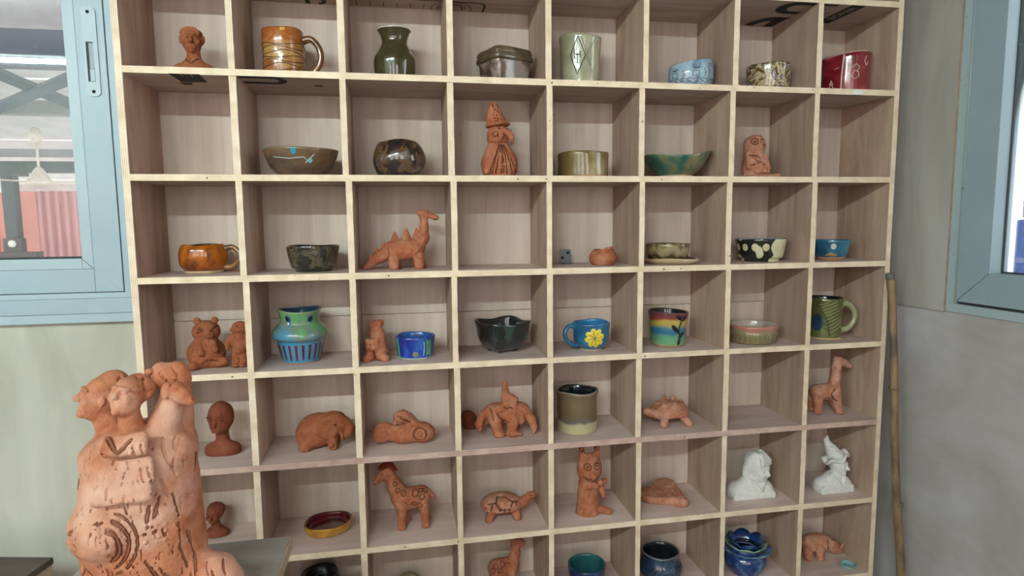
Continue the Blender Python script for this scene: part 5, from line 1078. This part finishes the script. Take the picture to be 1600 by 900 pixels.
# ------------------------------------------------------------------ the big sculpture on the stand
f = Clay(); X0 = -14
f.c((X0, 0, 110), (X0, 0, 224), 104, 98, 20); f.e((X0 + 2, 0, 274), (98, 74, 46), 16); f.e((X0 + 22, 0, 6), (138, 110, 84), 30); f.e((104, -24, 46), (58, 58, 60), 22); f.e((-84, -30, 14), (54, 62, 46), 22)
f.e((-52, -60, 178), (58, 56, 48), 20); f.e((-40, -98, 174), (34, 24, 26), 10)
for k_ in range(7): f.c((-22 - k_ * 3.0, -86 - 4.5 * k_, 284 - 7.5 * k_), (34 + k_ * 3.2, -86 - 4.5 * k_, 284 - 7.5 * k_), 7, 7, 4)
for k_ in range(3): f.c((-30, -76 - 7 * k_, 318 - 7 * k_), (24 + 2 * k_, -76 - 7 * k_, 318 - 7 * k_), 8, 8, 5)
f.e((-76, -92, 262), (16, 20, 38), 10, -1); f.e((64, -162, 255), (28, 66, 70), 20, -1); f.e((6, -122, 222), (46, 16, 8), 5, -1)
# hollows, collar and comb marks
f.gr([(-36, 330), (-8, 302), (24, 330)], 3.0, 2)
LN = ([(24, 296), (34, 262), (44, 228), (56, 196)], [(36, 296), (50, 258), (64, 226)], [(54, 294), (62, 262)], [(14, 284), (26, 250), (40, 214)], [(72, 290), (64, 262), (60, 236)], [(44, 200), (36, 170)], [(30, 190), (26, 166)], [(60, 198), (66, 160)], [(80, 280), (72, 240)], [(86, 250), (82, 214)],
      [(76, 130), (80, 96), (90, 62)], [(66, 150), (66, 112), (74, 76)], [(92, 110), (102, 80), (116, 56)], [(20, 110), (36, 80), (52, 44)], [(34, 104), (52, 70), (66, 42)], [(4, 104), (16, 76), (34, 40)], [(46, 150), (54, 120)], [(104, 60), (116, 40)], [(116, 66), (128, 46)], [(94, 52), (104, 34)], [(128, 76), (138, 56)], [(-86, 96), (-60, 86), (-40, 60)], [(-96, 84), (-70, 70), (-54, 48)], [(-36, 92), (-20, 70), (-10, 40)])
for q in LN: f.gr([(x, z + 26) for x, z in q], 2.0, 1.0, 6)
for i in range(3): f.gr([(-34 + (22 + 12 * i) * math.cos(math.radians(q)), 168 + (26 + 11 * i) * math.sin(math.radians(q))) for q in range(70, -86, -13)], 3.2 - .5 * i, 1.2, 3)
for i in range(5): f.gr([(-124 + 7 * i, 160 + 6 * i), (-98 + 8 * i, 186 + 3 * i), (-68 + 8 * i, 204)], 1.7, .8, 6)
for i in range(150):
    rr = random.Random(i * 3 + 1); x = rr.uniform(-104, 84); z = rr.uniform(80, 322); L = rr.uniform(6, 20); f.gr([(x, z), (x + rr.uniform(-3, 5), z - L)], rr.uniform(.6, 1.15), .5, 3)
rr = random.Random(8)
for i in range(18): f.dot(rr.uniform(20, 52), rr.uniform(156, 186), rr.uniform(1.6, 3), 1 if i % 2 else -1)
# the heads that grow from the shoulders
f.push((20, 0, 14)); f.c((-74, 16, 276), (-88, 6, 330), 30, 23, 8); f.push((-92, 0, 350), rz=-1.15, rx=-.38); face(f, 36, 1.3, ears=True); f.pop(); f.e((-76, 18, 366), (29, 27, 25), 6); f.pop()
f.push((24, 0, 16)); f.c((-34, -24, 282), (-36, -32, 332), 23, 17, 6); f.push((-36, -36, 357), rz=-.30, rx=-.40, ry=.12); face(f, 32, 1.3, ears=False); f.pop(); f.e((-27, -14, 364), (28, 23, 23), 5); f.pop()
f.gr([(-40, 392), (-26, 404), (-6, 406), (12, 394), (18, 372)], 2.2, 1.0, 5); f.dot(14, 360, 3)
f.push((2, 0, 15)); f.c((30, 26, 280), (48, 20, 346), 44, 26, 12); f.chain([(8, 14, 372), (28, 14, 380), (52, 20, 380)], [11, 18, 19], 5); f.e((54, 20, 370), (22, 19, 21), 5); f.e((12, -2, 388), (6, 5, 4), 1.5); f.pop()
f.dot(10, 395, 2.4); f.gr([(2, 383), (16, 375), (32, 379)], 1.6, .8); f.gr([(32, 399), (42, 387), (36, 379)], 1.5, .8); f.gr([(52, 407), (60, 395), (56, 381)], 1.5, .8)
f.push((14, 0, 30)); f.c((24, -8, 290), (50, -24, 340), 27, 15, 8); f.chain([(54, -30, 346), (68, -36, 338), (80, -40, 332)], [15, 11, 7.5], 4); f.e((40, -42, 350), (8, 5, 13), 1.2, ry=.25); f.pop()
f.dot(74, 380, 2.2); f.gr([(80, 358), (96, 356)], 1.3); f.dot(99, 365, 1.8)
big = clay_mat('sculpture_terracotta', S(160, 92, 62), S(196, 130, 98), S(216, 176, 158), .8, scale=34, bump=1.0, pores=.5)
t = thing('clay_sculpture', 'large terracotta torso sculpture with human and animal heads on its shoulders', 'sculpture', (.236, -.605, .7505), 0)
link('body', f.mesh('body', .00093, 1.7, lump=2.2, lf=.07, fine=.6, seed=5, squeeze=(.85, .85, 1)), big, t); incised(f, .00093, plain('incision_shade_sculpture', S(136, 82, 58), .9), t, (.85, .85, 1), .9)  # the sculpture's grooves get painted shade too
print('TRIS', sum(2 * len(o.data.polygons) for o in bpy.data.objects if o.type == 'MESH'))
